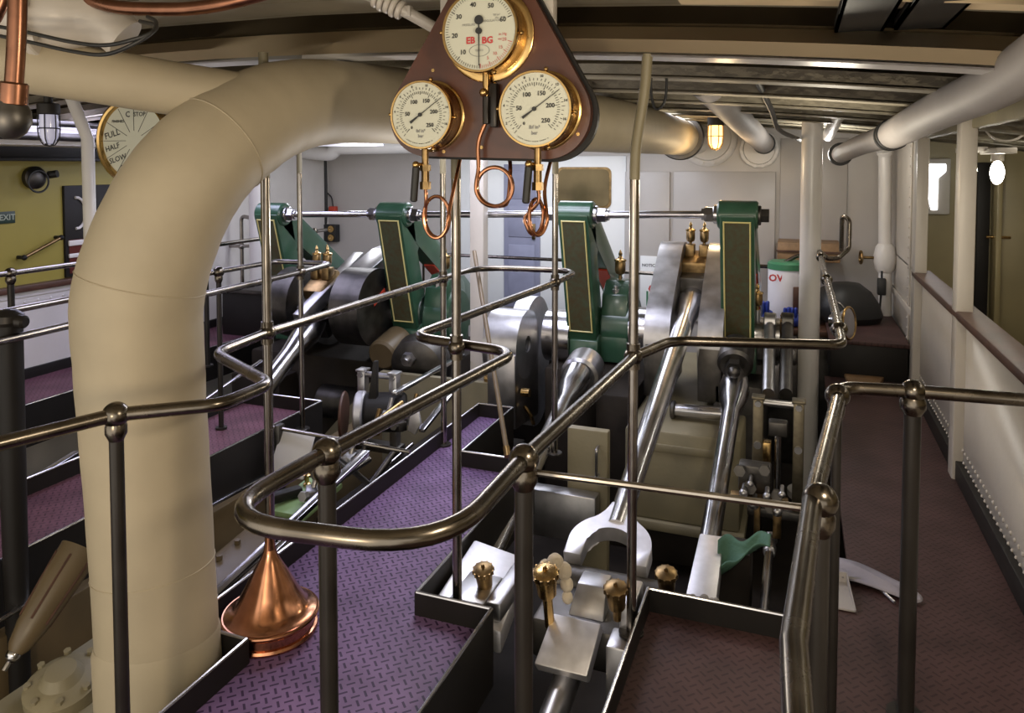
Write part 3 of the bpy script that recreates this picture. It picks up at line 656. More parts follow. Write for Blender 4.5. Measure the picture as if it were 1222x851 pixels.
for px, py in ((517, 84), (590, 100), (643, 91), (530, 181), (690, 160), (575, 176)):
    c = W(px, py, y=GY); b.cyl((c.x, GY-.003, c.z), (c.x, GY+.002, c.z), .006, n=10)
obj('screw', b, M['brass'], t)
def gauge(label, px, py, R, depth, big):
    f = W(px, py, y=GY-depth)                       # dial centre
    c = Vector((f.x, GY, f.z))
    t = thing('pressure_gauge', label, 'gauge', c-Vector((0, depth/2, R*1.2)), 'gauges on the mahogany board')
    Rf = R*1.26 if big else R*1.14
    b = B().lathe((c.x, GY, c.z), (0, -1, 0), [(0, 0), (Rf, 0), (Rf, .008), (Rf-.004, .011), (R*1.08, .012), (R*1.06, depth-.02), (R*1.075, depth-.016), (R*1.075, depth-.004), (R*1.05, depth+.003), (R*1.0, depth+.003), (R*1.0, depth-.004), (0, depth-.005)], 48); obj('case', b, M['gold'], t)
    b = B().lathe((c.x, GY-depth+.003, c.z), (0, -1, 0), [(R*.995, 0), (R*.995, .002), (0, .002)], 48); dl = obj('dial', b, M['dial'], t)
    yf = GY-depth-.0005
    def P(a, r): a = math.radians(a); return Vector((c.x+r*math.cos(a), yf, c.z+r*math.sin(a)))
    X, Zv = Vector((1, 0, 0)), Vector((0, 0, 1))
    def tick(b, a, r0, r1, w):
        p, q = P(a, r0), P(a, r1); d = (q-p).normalized(); n = Vector((-d.z, 0, d.x))*w/2
        b.prism([p-n, q-n, q+n, p+n], (0, -.0006, 0))
    bk, rd, gr = B(), B(), B()
    if big:
        for k in range(0, 61):
            a = 270-k*4.15
            tick(bk, a, R*(.84 if k % 10 == 0 else .88), R*.96, .0024 if k % 10 == 0 else .0013)
        for k, s in enumerate(('10', '20', '30', '40', '50', '60')): textbm(bk, s, P(270-41.5*(k+1), R*.70), X, Zv, R*.17, bold=.0004)
        textbm(gr, 'lbf in²', P(38, R*.62), X, Zv, R*.085); textbm(gr, 'abs. 100%', P(28, R*.66), X, Zv, R*.07)
        textbm(gr, 'PRESSURE', P(150, R*.34), X, Zv, R*.085); textbm(gr, 'REGULATOR', P(35, R*.42), X, Zv, R*.085)
        for k in range(0, 21):
            a = 272+k*3.4; tick(rd, a, R*(.84 if k % 5 == 0 else .88), R*.96, .0016 if k % 5 == 0 else .001)
        for k, s in enumerate(('5', '10', '15', '20')): textbm(rd, s, P(289+17*k, R*.74), X, Zv, R*.12)
        textbm(rd, 'in Hg', P(-10, R*.66), X, Zv, R*.10); textbm(rd, 'vac', P(-22, R*.62), X, Zv, R*.09)
        rl = B(); textbm(rl, 'EB', P(224, R*.34), X, Zv, R*.24, bold=.001); textbm(rl, 'BG', P(-48, R*.34), X, Zv, R*.24, bold=.001); obj('red_lettering', rl, M['rink'], dl)
        em = B(); pts = lambda rr: [Vector((c.x+R*rr*1.4*math.cos(q*PI/12), yf-.0004, c.z-R*.50+R*rr*.75*math.sin(q*PI/12))) for q in range(24)]
        em.tube(pts(.20), .0007, 5, closed=True); obj('maker_emblem', em, M['gink'], dl)
        textbm(gr, 'TESTED', Vector((c.x, yf, c.z-R*.50)), X, Zv, R*.07)
        pa = 270
    else:
        for k in range(0, 51):
            a = 228-k*5.5; tick(bk, a, R*(.58 if k % 10 == 0 else .62 if k % 5 == 0 else .65), R*.73, .0016)
        for k in range(0, 35):
            a = 228-k*8.0; tick(bk, a, R*.78, R*(.88 if k % 4 == 0 else .84), .0015)
        for k, s in enumerate(('0', '50', '100', '150', '200', '250')): textbm(bk, s, P(232-55.5*k, R*.46 if k else R*.5), X, Zv, R*.17 if k else R*.12, bold=.0005)
        for k, s in enumerate(('2', '4', '6', '8', '10', '12', '14', '16')): textbm(bk, s, P(205-32*k, R*.91), X, Zv, R*.10, bold=.0003)
        textbm(gr, 'lbf in²', Vector((c.x, yf, c.z-R*.50)), X, Zv, R*.14, bold=.0004); textbm(gr, 'bar', Vector((c.x, yf, c.z-R*.66)), X, Zv, R*.14, bold=.0004)
        for k in range(22): tick(bk, 235+k*2.9, R*.88, R*.905, .0022 if k % 5 else .0004)
        pa = 35
    obj('black_marking', bk, M['ink'], dl)
    if big: obj('red_marking', rd, M['rink'], dl)
    else: rd.b.free()
    obj('small_lettering', gr, M['gink'], dl)
    yp = yf-.004
    b = B(); d = Vector((math.cos(math.radians(pa)), 0, math.sin(math.radians(pa)))); n = Vector((-d.z, 0, d.x)); cc = Vector((c.x, yp, c.z))
    if big:
        b.prism([cc-n*.002-d*R*.25, cc+d*R*.88-n*.0012, cc+d*R*.88+n*.0012, cc+n*.002-d*R*.25], (0, -.0015, 0))
        b.cyl(cc-d*R*.28+Vector((0, -.002, 0)), cc-d*R*.28+Vector((0, .001, 0)), R*.12); b.cyl(cc+Vector((0, -.004, 0)), cc+Vector((0, .002, 0)), R*.085)
    else:
        b.prism([cc-n*.0042-d*R*.42, cc-n*.0014, cc+d*R*.84-n*.0007, cc+d*R*.84+n*.0007, cc+n*.0014, cc+n*.0042-d*R*.42], (0, -.0015, 0))
        b.cyl(cc+Vector((0, -.004, 0)), cc+Vector((0, .002, 0)), R*.06)
    obj('pointer', b, M['ink'], t)
    b = B()
    for a in (75, 178, 290, -5): p = P(a, R*1.13); b.ball((p.x, GY-depth+.012, p.z), .007, 10)
    obj('bezel_screw', b, M['gold'], t)
    return c
gA = gauge('large brass pressure gauge at the top of the mahogany board', 572, 37, .120, .085, True)
gB = gauge('small brass pressure gauge at the lower left of the mahogany board', 502, 137, .1035, .085, False)
gC = gauge('small brass pressure gauge at the lower right of the mahogany board', 638, 130, .110, .085, False)
def siphon(label, c, R, dz, loop, lr, axis, out, handle):
    """stub from gauge, cock, coil of copper tube and a run up behind the board"""
    y0 = GY-.055
    t = thing('siphon_pipe', label, 'pipe', (c.x, y0, c.z-R*1.2-dz), 'copper siphon coils under the gauges')
    z1 = c.z-R*1.15
    b = B().cyl((c.x, y0, z1+.02), (c.x, y0, z1-.045), .011).cyl((c.x, y0, z1-.045), (c.x, y0, z1-.065), .018, n=6).cyl((c.x, y0, z1-.065), (c.x, y0, z1-.115), .013).cyl((c.x, y0, z1-.10), (c.x, y0, z1-.125), .018, n=6); obj('gauge_cock', b, M['tarn'], t)
    if handle:
        b = B().cyl((c.x-.02, y0-.025, z1-.05), (c.x-.03, y0-.025, z1-.165), .012, bev=.004); obj('cock_handle', b, M['rubber'], t)
        b = B().cyl((c.x-.02, y0-.028, z1-.045), (c.x-.01, y0+.01, z1-.045), .007).ball((c.x-.02, y0-.027, z1-.045), .012, 12); obj('handle_pin', b, M['gold'], t)
    P = [Vector((c.x, y0, z1-.11)), Vector((c.x+.002, y0, z1-.16))]
    lc = Vector(loop); u = Vector(axis).normalized(); v = Vector((0, 0, 1)); w = u.cross(v)
    for k in range(0, 19):
        a = PI + k*(2*PI/12)
        P.append(lc + u*lr[0]*math.cos(a) + v*lr[1]*math.sin(a) + w*(-.016+.032*k/18))
    P += [Vector(o) for o in out]
    b = B().tube(spline(P, 4), .0062, 10); obj('coil', b, M['copper'], t)
    return t
lc = W(521, 259, y=GY-.03); o1, o2 = W(540, 232, y=GY), W(549, 190, y=GY+.07)
siphon('copper coil hanging under the small left gauge', gB, .1, .1, lc, (.042, .068), (1, .25, 0), [o1, o2, o2+Vector((.01, .02, .1))], True)
lc = W(640, 259, y=GY-.03); o1, o2 = W(650, 225, y=GY+.02), W(658, 188, y=GY+.07)
siphon('narrow copper coil hanging under the small right gauge', gC, .106, .1, lc, (.030, .056), (.6, .8, 0), [o1, o2, o2+Vector((.01, .02, .1))], True)
# middle siphon from the large gauge
y0 = GY-.03
t = thing('siphon_pipe', 'copper siphon with one wide loop hanging under the large top gauge', 'pipe', (gA.x, y0, gA.z-.5), 'copper siphon coils under the gauges')
zt = gA.z-.135
b = B().cyl((gA.x, y0, zt+.03), (gA.x, y0, zt-.03), .012).ball((gA.x-.004, y0-.012, zt-.05), .014, 12).cyl((gA.x, y0, zt-.03), (gA.x, y0, zt-.07), .01); obj('gauge_cock', b, M['brass'], t)
b = B().cyl((gA.x, y0, zt-.06), (gA.x, y0, zt-.15), .012, bev=.003).box((gA.x+.01, y0, zt-.16), (gA.x+.035, y0+.028, zt-.02), .006); obj('valve_body', b, M['post'], t)
lc = W(590, 223, y=y0); P = [Vector((gA.x, y0, zt-.14)), W(571, 170, y=y0), W(571, 200, y=y0)]
for k in range(0, 18): a = PI-.3+k*(2*PI/12); P.append(lc+Vector((.062*math.cos(a), -.006+.014*k/17, .062*math.sin(a))))
P += [W(609, 205, y=y0+.03), W(608, 185, y=GY+.07), W(608, 170, y=GY+.09)]
b = B().tube(spline(P, 4), .0068, 10); obj('coil', b, M['copper'], t)
b = B().tube([W(657, -5, y=2.4), W(661, 30, y=2.4)], .006, 10).ball(W(661, 14, y=2.4), .013, 12); tag(obj('drain_cock', b, M['copper']), 'little copper drain cock right of the gauge board hanger', 'valve')
# ================================================================== ENGINE
SY, SZ = 5.65, .42                                 # crankshaft axis
def circ(cy, cz, r, a0=0, a1=360, n=24):
    return [(cy+r*math.cos(math.radians(a0+(a1-a0)*k/n)), cz+r*math.sin(math.radians(a0+(a1-a0)*k/n))) for k in range(n+1 if a1-a0 < 360 else n)]
def slab(b, poly, x0, x1, bev=0): b.prism([(x0, y, z) for y, z in poly], (x1-x0, 0, 0), bev); return b
def oil_cup(t, base, s=1.0, m='tarn', name='oil_cup', ax=(0, 0, 1)):
    b = B().lathe(base, ax, [(0, 0), (.012*s, 0), (.012*s, .03*s), (.03*s, .04*s), (.036*s, .06*s), (.036*s, .115*s), (.03*s, .125*s), (0, .125*s)], 20); o = obj(name, b, M[m], t)
    a = Vector(ax).normalized()
    b = B().lathe(Vector(base)+a*.123*s, ax, [(.041*s, 0), (.041*s, .012*s), (.018*s, .02*s), (.010*s, .035*s), (.014*s, .05*s), (.004*s, .075*s), (0, .08*s)], 20); obj('lid', b, M['brass'] if m == 'tarn' else M[m], o)
    return o
def lubricator(label, c, s=1.0, m='brass', ax=(0, -.25, 1), hb=.12):
    ax = Vector(ax).normalized(); c = Vector(c)
    t = thing('lubricator', label, 'lubricator', c-ax*hb, 'brass lubricators of the engines')
    b = B().lathe(c-ax*hb, ax, [(.016*s, 0), (.016*s, hb-.075*s), (.03*s, hb-.065*s), (.034*s, hb-.02*s), (.034*s, hb)], 22); obj('cup', b, M[m], t)
    b = B().lathe(c, ax, [(0, .0), (.041*s, 0), (.041*s, .018*s), (.03*s, .024*s), (.008*s, .026*s), (.006*s, .038*s), (0, .04*s)], 22); obj('cap', b, M[m], t)
    u, v = frame_of(ax)
    b = B()
    for k in range(12): a = k*PI/6; b.tube([c+(u*math.cos(a)+v*math.sin(a))*.041*s, c+ax*.018*s+(u*math.cos(a)+v*math.sin(a))*.041*s], .004*s, 6)
    obj('knurling', b, M[m], t)
    return t
# ---------------------------------------------------------------- green A-frames
def make_frame(Xc, label):
    w = .112; x0, x1 = Xc-w, Xc+w
    t = thing('crank_stand', label, 'frame', (Xc, SY, .1), 'green crankshaft frames')
    b = B()
    slab(b, [(5.20, 1.31), (5.47, .33), (5.66, .33), (5.60, .62), (5.46, 1.05), (5.40, 1.36)], x0, x1, .006)
    slab(b, [(5.28, 1.38), (5.42, 1.36), (6.72, .46), (6.85, .30), (6.30, .30), (6.34, .50), (5.47, 1.06), (5.30, 1.2)], x0+.10, x1, .006); slab(b, [(5.2, 1.3), (5.42, 1.30), (5.56, 1.10), (5.47, .98), (5.3, .95)], x0+.01, x1-.002)
    slab(b, [(5.45, .35), (5.60, .42), (6.32, .42), (6.8, .33), (6.8, .18), (5.43, .20)], x0+.02, x1+.012, .006)
    b.cyl((x0-.02, 5.31, 1.31), (x1+.02, 5.31, 1.31), .098, n=32, bev=.012)
    obj('casting', b, M['green'], t)
    def fp(s, zz):     # point on the sloping front face, s across, zz height
        return Vector((Xc+s, 5.20+(1.31-zz)*.2755-.004, zz))
    b = B().prism([fp(-.085, 1.265), fp(.085, 1.265), fp(.085, .42), fp(-.085, .42)], (0, -.003, 0)); pn = obj('front_panel', b, M['panel'], t, label='umber panel on the front leg')
    b = B()
    for (a, c) in (((-.085, 1.265), (.085, 1.265)), ((.085, 1.265), (.085, .42)), ((.085, .42), (-.085, .42)), ((-.085, .42), (-.085, 1.265))):
        p, q = fp(*a)+Vector((0, -.004, 0)), fp(*c)+Vector((0, -.004, 0)); d = (q-p).normalized()*.005; b.tube([p-d, q+d], .0058, 6)
    obj('yellow_lining', b, M['line'], pn)
    b = B(); slab(b, [(5.66, .42), (6.32, .42), (6.33, .435), (5.66, .435)], x0+.12, x1-.01); slab(b, [(6.335, .505), (5.80, .85), (5.79, .838), (6.325, .49)], x0+.12, x1-.004)
    obj('red_inner_face', b, M['red'], t, label='red-painted inner edge of the frame window')
    b = B().cyl((x1, SY+.12, SZ), (x1+.24, SY+.12, SZ), .245, n=36, bev=.02); slab(b, [(SY-.1, SZ+.1), (SY+.34, SZ+.1), (SY+.30, SZ+.27), (SY+.18, SZ+.36), (SY+.06, SZ+.36), (SY-.06, SZ+.27)], x1+.01, x1+.21, .012); slab(b, [(SY-.12, .18), (SY+.36, .18), (SY+.36, SZ), (SY-.12, SZ)], x1+.01, x1+.22, .01)
    br = obj('bearing', b, M['green'], t)
    b = B()
    for yy in (SY-.03, SY+.27): hexnut(b, (x1+.11, yy, SZ+.27), (0, 0, 1), .028, .035); b.cyl((x1+.11, yy, SZ+.27), (x1+.11, yy, SZ+.33), .014)
    obj('cap_nut', b, M['satin'], br)
    oil_cup(t, (x1+.11, SY+.12, SZ+.36), 1.15)
    return t
FX = [-4.20, -3.015, -1.505, -.375]
f3 = make_frame(FX[2], 'green bearing frame right of the middle steel pole, in front of the brown window')
dup(f3, (FX[0]-FX[2], 0, -.06), 'green bearing frame at far left behind the steel poles')
dup(f3, (FX[1]-FX[2], 0, -.035), 'green bearing frame left of the copper coils, beside the dark crank disc')
f4 = dup(f3, (FX[3]-FX[2], 0, .022), 'green bearing frame at right, in front of the white drum')
for k_ in kids(f4):
    if k_.name.startswith(('bearing', 'oil_cup')):
        for q_ in kids(k_): bpy.data.objects.remove(q_)
        bpy.data.objects.remove(k_)
def stay(i, label):
    za = (1.25, 1.275, 1.31, 1.332)
    a, c = Vector((FX[i]+.13, 5.31, za[i])), Vector((FX[i+1]-.13, 5.31, za[i+1]))
    t = thing('stay_rod', label, 'rod', (a+c)/2, 'steel stay rods between the green frames')
    b = B().cyl(a, c, .026, n=20); obj('rod', b, M['steel'], t)
    for (p, d) in ((a, Vector((1, 0, 0))), (c, Vector((-1, 0, 0)))):
        b = B().cyl(p, p+d*.03, .066, n=26, bev=.004); hexnut(b, p+d*.03, d, .056, .06); b.cyl(p+d*.09, p+d*.11, .04, n=20); obj('nut', b, M['steel'], t)
stay(0, 'polished stay rod between the two left green frames'); stay(1, 'long polished stay rod behind the copper coils'); stay(2, 'polished stay rod between the two right green frames')
p = Vector((FX[3]+.13, 5.31, 1.332)); b = B().cyl(p, p+Vector((.02, 0, 0)), .066, n=26, bev=.004); hexnut(b, p+Vector((.02, 0, 0)), (1, 0, 0), .05, .05)
tag(obj('end_nut', b, M['oily']), 'dark nut on the outer side of the rightmost green frame', 'nut')
# ---------------------------------------------------------------- crankshafts
def web_poly(p, rp, q, rq):
    return hull_circles([(p[0], p[1], rp), (q[0], q[1], rq)])
PR = (6.02, .72); PL = (5.28, .52)
t = thing('crankshaft', 'polished steel crank of the right engine between the two right green frames', 'crank', (-.75, SY, SZ-.3))
for (xa, xb) in ((-1.0, -.82), (-.63, -.46)):
    b = B(); slab(b, web_poly(PR, .345, (SY-.05, .40), .35), xa, xb, .012); obj('crank_web', b, M['satin'], t)
    b = B(); slab(b, [(5.25, .42), (5.25, .04), (5.95, .04), (5.95, .42)], xa+.005, xb-.005, .012); obj('balance_block', b, M['oily'], t)
b = B().cyl((-.83, PR[0], PR[1]), (-.62, PR[0], PR[1]), .10, n=28); obj('crank_pin', b, M['steel'], t)
b = B().cyl((-1.16, SY, SZ), (-.99, SY, SZ), .17, n=32).cyl((-.47, SY, SZ), (-.1, SY, SZ), .16, n=32); obj('journal', b, M['steel'], t)
t = thing('crankshaft', 'dark steel crank disc of the left engine beside the second green frame', 'crank', (-3.5, SY, SZ-.3))
b = B(); slab(b, circ(PL[0], PL[1], .315, n=40), -3.42, -3.16, .012); slab(b, web_poly(PL, .26, (SY, SZ), .30), -3.40, -3.18, .01); obj('crank_web', b, M['oily'], t)
b = B(); slab(b, web_poly(PL, .29, (SY, SZ), .34), -4.02, -3.84, .012); obj('crank_web', b, M['oily'], t)
b = B().cyl((-3.85, *PL), (-3.40, *PL), .10, n=28); obj('crank_pin', b, M['steel'], t)
b = B().cyl((-3.17, SY, SZ), (-2.9, SY, SZ), .17, n=32).cyl((-4.3, SY, SZ), (-4.0, SY, SZ), .17, n=32); obj('journal', b, M['steel'], t)
b = B(); slab(b, circ(PL[0], PL[1], .12, 20, 150, 10)+circ(PL[0], PL[1], .08, 150, 20, 10) if False else [(PL[0]-.06, PL[1]+.02), (PL[0]+.12, PL[1]+.10), (PL[0]+.10, PL[1]+.14), (PL[0]-.07, PL[1]+.06)], -3.162, -3.155); obj('red_mark', b, M['red'], kids(t)[0] if kids(t) else t, label='red paint mark on the dark crank disc')
b = B()
A = W(430, 322, y=5.7); slab(b, [(5.2, .80), (5.65, .95), (6.4, 1.02), (6.4, .84), (5.7, .74)], -3.44, -3.22, .01); obj('guard_plate', b, M['satin'], t)
# pump crank between the engines
PC = (5.16, .36)
t = thing('pump_crank', 'pale steel pump crank with a hollow pin in the middle between the two engines', 'crank', (-1.85, 5.4, .0))
def holed(b, cy, cz, r, rh, x0, x1, n=40):
    bm = b.b
    def rg(x, rr): return [bm.verts.new((x, cy+rr*math.cos(2*PI*k/n), cz+rr*math.sin(2*PI*k/n))) for k in range(n)]
    a, c, d, e = rg(x0, r), rg(x1, r), rg(x1, rh), rg(x0, rh)
    for P, Q in ((a, c), (c, d), (d, e), (e, a)):
        for k in range(n): bm.faces.new((P[k], P[(k+1) % n], Q[(k+1) % n], Q[k]))
b = B(); holed(b, PC[0], PC[1], .25, .06, -2.09, -1.83); obj('pin_boss', b, M['satin'], t)
b = B(); slab(b, [(PC[0]-.26, PC[1]-.02), (PC[0]-.24, -.2), (PC[0]+.26, -.24), (PC[0]+.26, PC[1]-.02), (PC[0]+.06, PC[1]-.1), (PC[0]-.08, PC[1]-.1)], -2.05, -1.835, .01); obj('arm', b, M['satin'], t)
b = B(); slab(b, web_poly((PC[0]+.34, .32), .33, (PC[0]+.36, -.1), .26), -2.0, -1.875, .012); obj('rear_web', b, M['bright'], t)
b = B().cyl((-1.81, SY-.05, .34), (-1.60, SY-.05, .34), .20, n=36); obj('shaft', b, M['steel'], t)
b = B().cyl((-1.86, PC[0], PC[1]), (-1.845, PC[0], PC[1]), .062, n=20); obj('bore_shade_disc', b, M['rubber'], t)  # black disc stands in for the shade inside the hollow pin
b = B().cyl((-2.1, PC[0]-.16, .12), (-1.98, PC[0]-.16, .12), .03).cyl((-1.82, 5.0, .05), (-1.76, 5.0, .05), .03).tube(spline([(-1.8, 5.0, -.05), (-1.76, 5.02, -.12), (-1.76, 5.08, -.2)]), .014, 8); obj('oil_pipe', b, M['brass'], t)
# ---------------------------------------------------------------- connecting rods
def con_rod(label, X, top, bot, r0, r1, fork=True):
    top, bot = Vector((X, *top)), Vector((X, *bot)); d = (top-bot).normalized(); n = Vector((1, 0, 0)).cross(d)
    t = thing('connecting_rod', label, 'rod', (bot.x, bot.y, bot.z-.1), 'connecting rods of the two engines')
    L = (top-bot).length
    pr = [bot, bot+d*L*.03, bot+d*L*.45, bot+d*(L-.62), bot+d*(L-.47), bot+d*(L-.36), bot+d*(L-.30), bot+d*(L-.2)]
    b = B().tube(pr, [r0, r0, (r0+r1)/2+.006, r1, r1*1.25, r1*1.55, r1*1.5, r1*1.4], 28); obj('rod', b, M['steel'], t)
    b = B(); c = top
    def q(a, h, x): return c + d*a + n*h + Vector((x, 0, 0))
    R3 = Matrix((Vector((1, 0, 0)), d, n)).transposed()
    b.box((-.105, -.26, -.15), (.105, -.13, .17), .02, None); 
    tb = b.b; bmesh.ops.transform(tb, matrix=Matrix.Translation(c) @ R3.to_4x4(), verts=tb.verts); obj('rod_foot', b, M['oily'], t)
    b = B().box((-.105, -.14, -.17), (.105, .16, .25), .03); bmesh.ops.transform(b.b, matrix=Matrix.Translation(c) @ R3.to_4x4(), verts=b.b.verts); be = obj('big_end_brass', b, M['tarn'], t)
    b = B()
    for x in (-.06, .06):
        for h in (-.14, .14): b.cyl(q(-.24, h, x), q(.20, h, x), .02, n=14); hexnut(b, q(.14, h, x), d, .034, .04)
    obj('big_end_bolt', b, M['satin'], be)
    for x in (-.05, .055):
        p = q(.04, .24, x)
        b = B().box(p+Vector((-.035, -.045, -.01)), p+Vector((.035, .045, .09)), .008); obj('oil_box', b, M['tarn'], t)
        oil_cup(t, p+Vector((0, 0, .075)), .95)
    if fork:
        b = B(); c2 = bot - d*.13; ro, ri = .178, .10
        P = [(math.cos(math.radians(a))*ro, math.sin(math.radians(a))*ro) for a in range(0, 66, 8)] + [(.065, .20), (r0*.98, .27), (-r0*.98, .27), (-.065, .20)] + [(math.cos(math.radians(a))*ro, math.sin(math.radians(a))*ro) for a in range(116, 181, 8)] + [(-ro, -.10), (-ri, -.10)] + [(math.cos(math.radians(a))*ri, math.sin(math.radians(a))*ri*.95) for a in range(180, -1, -10)] + [(ri, -.10), (ro, -.10)]
        b.prism([c2 + Vector((x, 0, 0)) + d*h + n*(-.035) for x, h in P], n*.07, .008); obj('fork', b, M['bright'], t)
    return t
con_rod('right polished connecting rod running from the brass big end down to the white steel fork', -.728, PR, (3.23, .055), .050, .066)
con_rod('left polished connecting rod half hidden behind the lagged pipe', -3.63, (PL[0]+.0, PL[1]+.0), (3.35, -.62), .066, .074)
lr = [o for o in bpy.data.objects if o.name.startswith('connecting_rod') and o.parent is None][-1]
A, D = W(362, 376, x=-3.5), W(434, 301, x=-3.5)
b = B().prism([A, D, D+Vector((0, .03, -.10)), A+Vector((0, .03, -.10))], (-.10, 0, 0), .006); obj('strap', b, M['satin'], lr, label='pale steel strap')
# right crosshead below the fork
cx = Vector((-.728, 2.80, .0))
t = thing('crosshead', 'grey steel crosshead block under the white fork at lower centre', 'crosshead', cx-Vector((0, 0, .25)))
b = B().prism([(-.83, 2.62, .0), (-.645, 2.62, -.0), (-.655, 2.46, -.10), (-.85, 2.46, -.10)], (0, .04, -.05), .008); obj('slipper_plate', b, M['bright'], t)
b = B().box((-.93, 2.66, -.22), (-.51, 3.02, -.06), .02).cyl((-.99, 2.98, -.08), (-.47, 2.98, -.08), .07, n=26); obj('body', b, M['oily'], t)
b = B(); b.prism([(-.80, 2.72, -.06), (-.66, 2.72, -.06), (-.67, 2.80, .03), (-.785, 2.80, .03)], (0, .1, 0), .006); obj('keep_block', b, M['satin'], t)
b = B().box((-.60, 2.50, -.30), (-.51, 2.62, -.0), .01).box((-.575, 2.60, -.06), (-.52, 2.78, .10), .01); obj('side_guide', b, M['satin'], t)
t = thing('piston_rod', 'brownish polished piston rod running down to the bottom edge below the grey crosshead', 'rod', (-.74, 1.5, -.6))
b = B().cyl((-.745, 2.60, -.16), (-.80, 1.15, -.52), .048, n=24); obj('rod', b, M['satin'], t)
b = B().cyl((-.757, 2.2, -.26), (-.762, 2.06, -.295), .085, n=28, bev=.008).cyl((-.785, 1.6, -.41), (-.80, 1.2, -.51), .13, n=28, bev=.01); obj('gland', b, M['oily'], t)
lubricator('brass lubricator standing behind the notch of the purple walkway', W(577, 683, y=2.60), .95, 'tarn')
l2 = lubricator('tall brass lubricator with a rag tucked behind it, left of the white fork', W(651, 688, y=2.55), 1.15, 'brass', hb=.22)
lubricator('pale knobbed lubricator on the right corner of the grey crosshead', W(735, 706, y=2.58), 1.0, 'tarn')
lubricator('pale knobbed lubricator at the corner of the lower right maroon plate', W(795, 688, y=2.84), 1.0, 'tarn')
c = W(660, 678, y=2.66)
b = B()
for dx, dz, r in ((0, .02, .035), (.035, .0, .03), (.045, -.05, .026), (.048, -.10, .022), (-.04, .0, .026)): b.ball(c+Vector((dx, .03, dz-.02)), r, 12, (1, .8, 1.2))
tag(obj('cotton_waste', b, mat('cream_cotton_waste', (.6, .52, .4), .9, 0, bump=.6, bscale=60)), 'cream tuft of cotton waste behind the tall brass lubricator', 'rag')
# slide block of the third column
t = thing('column', 'polished slanting column below the third green frame ending in a bright block', 'column', (-1.4, 4.2, -.4), 'polished engine columns below the green frames')
b = B().tube([(-1.40, 4.98, .22), (-1.40, 4.80, .17), (-1.40, 4.68, .13), (-1.30, 3.0, -.18)], [.10, .085, .05, .05], 24); obj('rod', b, M['steel'], t)
b = B().cyl((-1.40, 5.22, .24), (-1.40, 5.0, .20), .135, n=32, bev=.02); obj('cap', b, M['satin'], t)
b = B(); hexnut(b, (-1.40, 5.0, .215), (0, -1, -.22), .062, .06); b.cyl((-1.40, 4.95, .205), (-1.40, 4.9, .195), .032, n=16); obj('nut', b, M['oily'], t)
b = B(); b.prism([(-1.28, 2.92, .06), (-1.03, 2.92, .02), (-.99, 2.50, -.04), (-1.03, 2.47, -.30), (-1.24, 2.47, -.30), (-1.29, 2.50, -.02)][:3]+[(-1.28, 2.50, -.0)], (0, 0, -.09), .012); obj('slide_block', b, M['bright'], t)
b = B(); b.box((-1.20, 2.50, .02), (-1.06, 2.70, .05), .008); b.box((-1.06, 2.52, -.02), (-1.0, 2.9, .05), .008); obj('slide_cover', b, M['satin'], t)
c4 = thing('column', 'polished slanting column below the rightmost green frame ending in a pitted grey plate', 'column', (-.37, 4.2, -.4), 'polished engine columns below the green frames')
b = B().tube([(-.37, 5.30, .30), (-.37, 5.10, .19), (-.37, 4.98, .15), (-.37, 4.86, .12), (-.375, 3.55, -.20)], [.06, .10, .085, .055, .05], 24); obj('rod', b, M['steel'], c4)
b = B().cyl((-.37, 5.36, .42), (-.37, 5.14, .34), .115, n=28, bev=.02); obj('cap', b, M['oily'], c4)
b = B(); hexnut(b, (-.37, 5.14, .345), (0, -1, -.35), .06, .06); b.ball((-.37, 5.06, .32), .04, 14); obj('nut', b, M['oily'], c4)
b = B(); A0, A1, A2, A3 = W(835, 636, y=3.46), W(864, 640, y=3.46), W(855, 716, y=3.05), W(818, 710, y=3.05)
b.prism([A0, A1, A2, A3], (0, .03, -.08), .008); obj('end_plate', b, M['bright'], c4)
b = B()
for k in range(9): b.ball(A3.lerp(A2, k/8)+Vector((0, -.01, -.02+.01*(k % 3))), .014+.006*(k % 2), 8)
obj('plate_packing', b, mat('grey_packing', (.3, .28, .25), .9), c4)
t = thing('cross_pin', 'short polished horizontal shaft between the two right columns, above the drab casing', 'shaft', (-.6, 4.9, .05))
A, D = W(806, 489, y=5.02), W(866, 494, y=5.0)
b = B().cyl(A, D, .042, n=24); obj('shaft', b, M['steel'], t)
b = B().cyl(A+Vector((-.03, 0, 0)), A+Vector((.0, 0, 0)), .06, n=24, bev=.006); obj('collar', b, M['oily'], t)
b = B().tube([(-1.52, 5.3, .26), (-1.52, 5.05, .22), (-2.95, 5.0, .1)][:2], .05, 12)
b.b.free()
# ---------------------------------------------------------------- valve gear, used on both sides
def guide_bracket(label, c, w, h, m='tarn', rot=0):
    """two uprights joined by a cross bar, standing on a bridge; c = centre of the top bar"""
    c = Vector(c); t = thing('spindle_guide', label, 'bracket', c-Vector((0, 0, h)), 'valve spindle guides')
    for s in (-1, 1):
        b = B().box(c+Vector((s*w/2-.028, -.03, -h)), c+Vector((s*w/2+.028, .03, .025)), .006).box(c+Vector((s*w/2-.035, -.04, .02)), c+Vector((s*w/2+.035, .04, .035)), .004); u = obj('upright', b, M[m], t)
        b = B(); hexnut(b, c+Vector((s*w/2, -.03, 0)), (0, -1, 0), .018, .02); b.cyl(c+Vector((s*w/2, -.03, -h*.4)), c+Vector((s*w/2, -.045, -h*.4)), .02); obj('bolt', b, M['satin'], u)
    b = B().cyl(c+Vector((-w/2, 0, 0)), c+Vector((w/2, 0, 0)), .02, n=18); obj('cross_bar', b, M['satin'], t)
    b = B().box(c+Vector((-w/2-.05, -.05, -h-.05)), c+Vector((w/2+.05, .05, -h)), .008); obj('bridge', b, M['oily'], t)
    return t
g = W(929, 482, y=4.35)
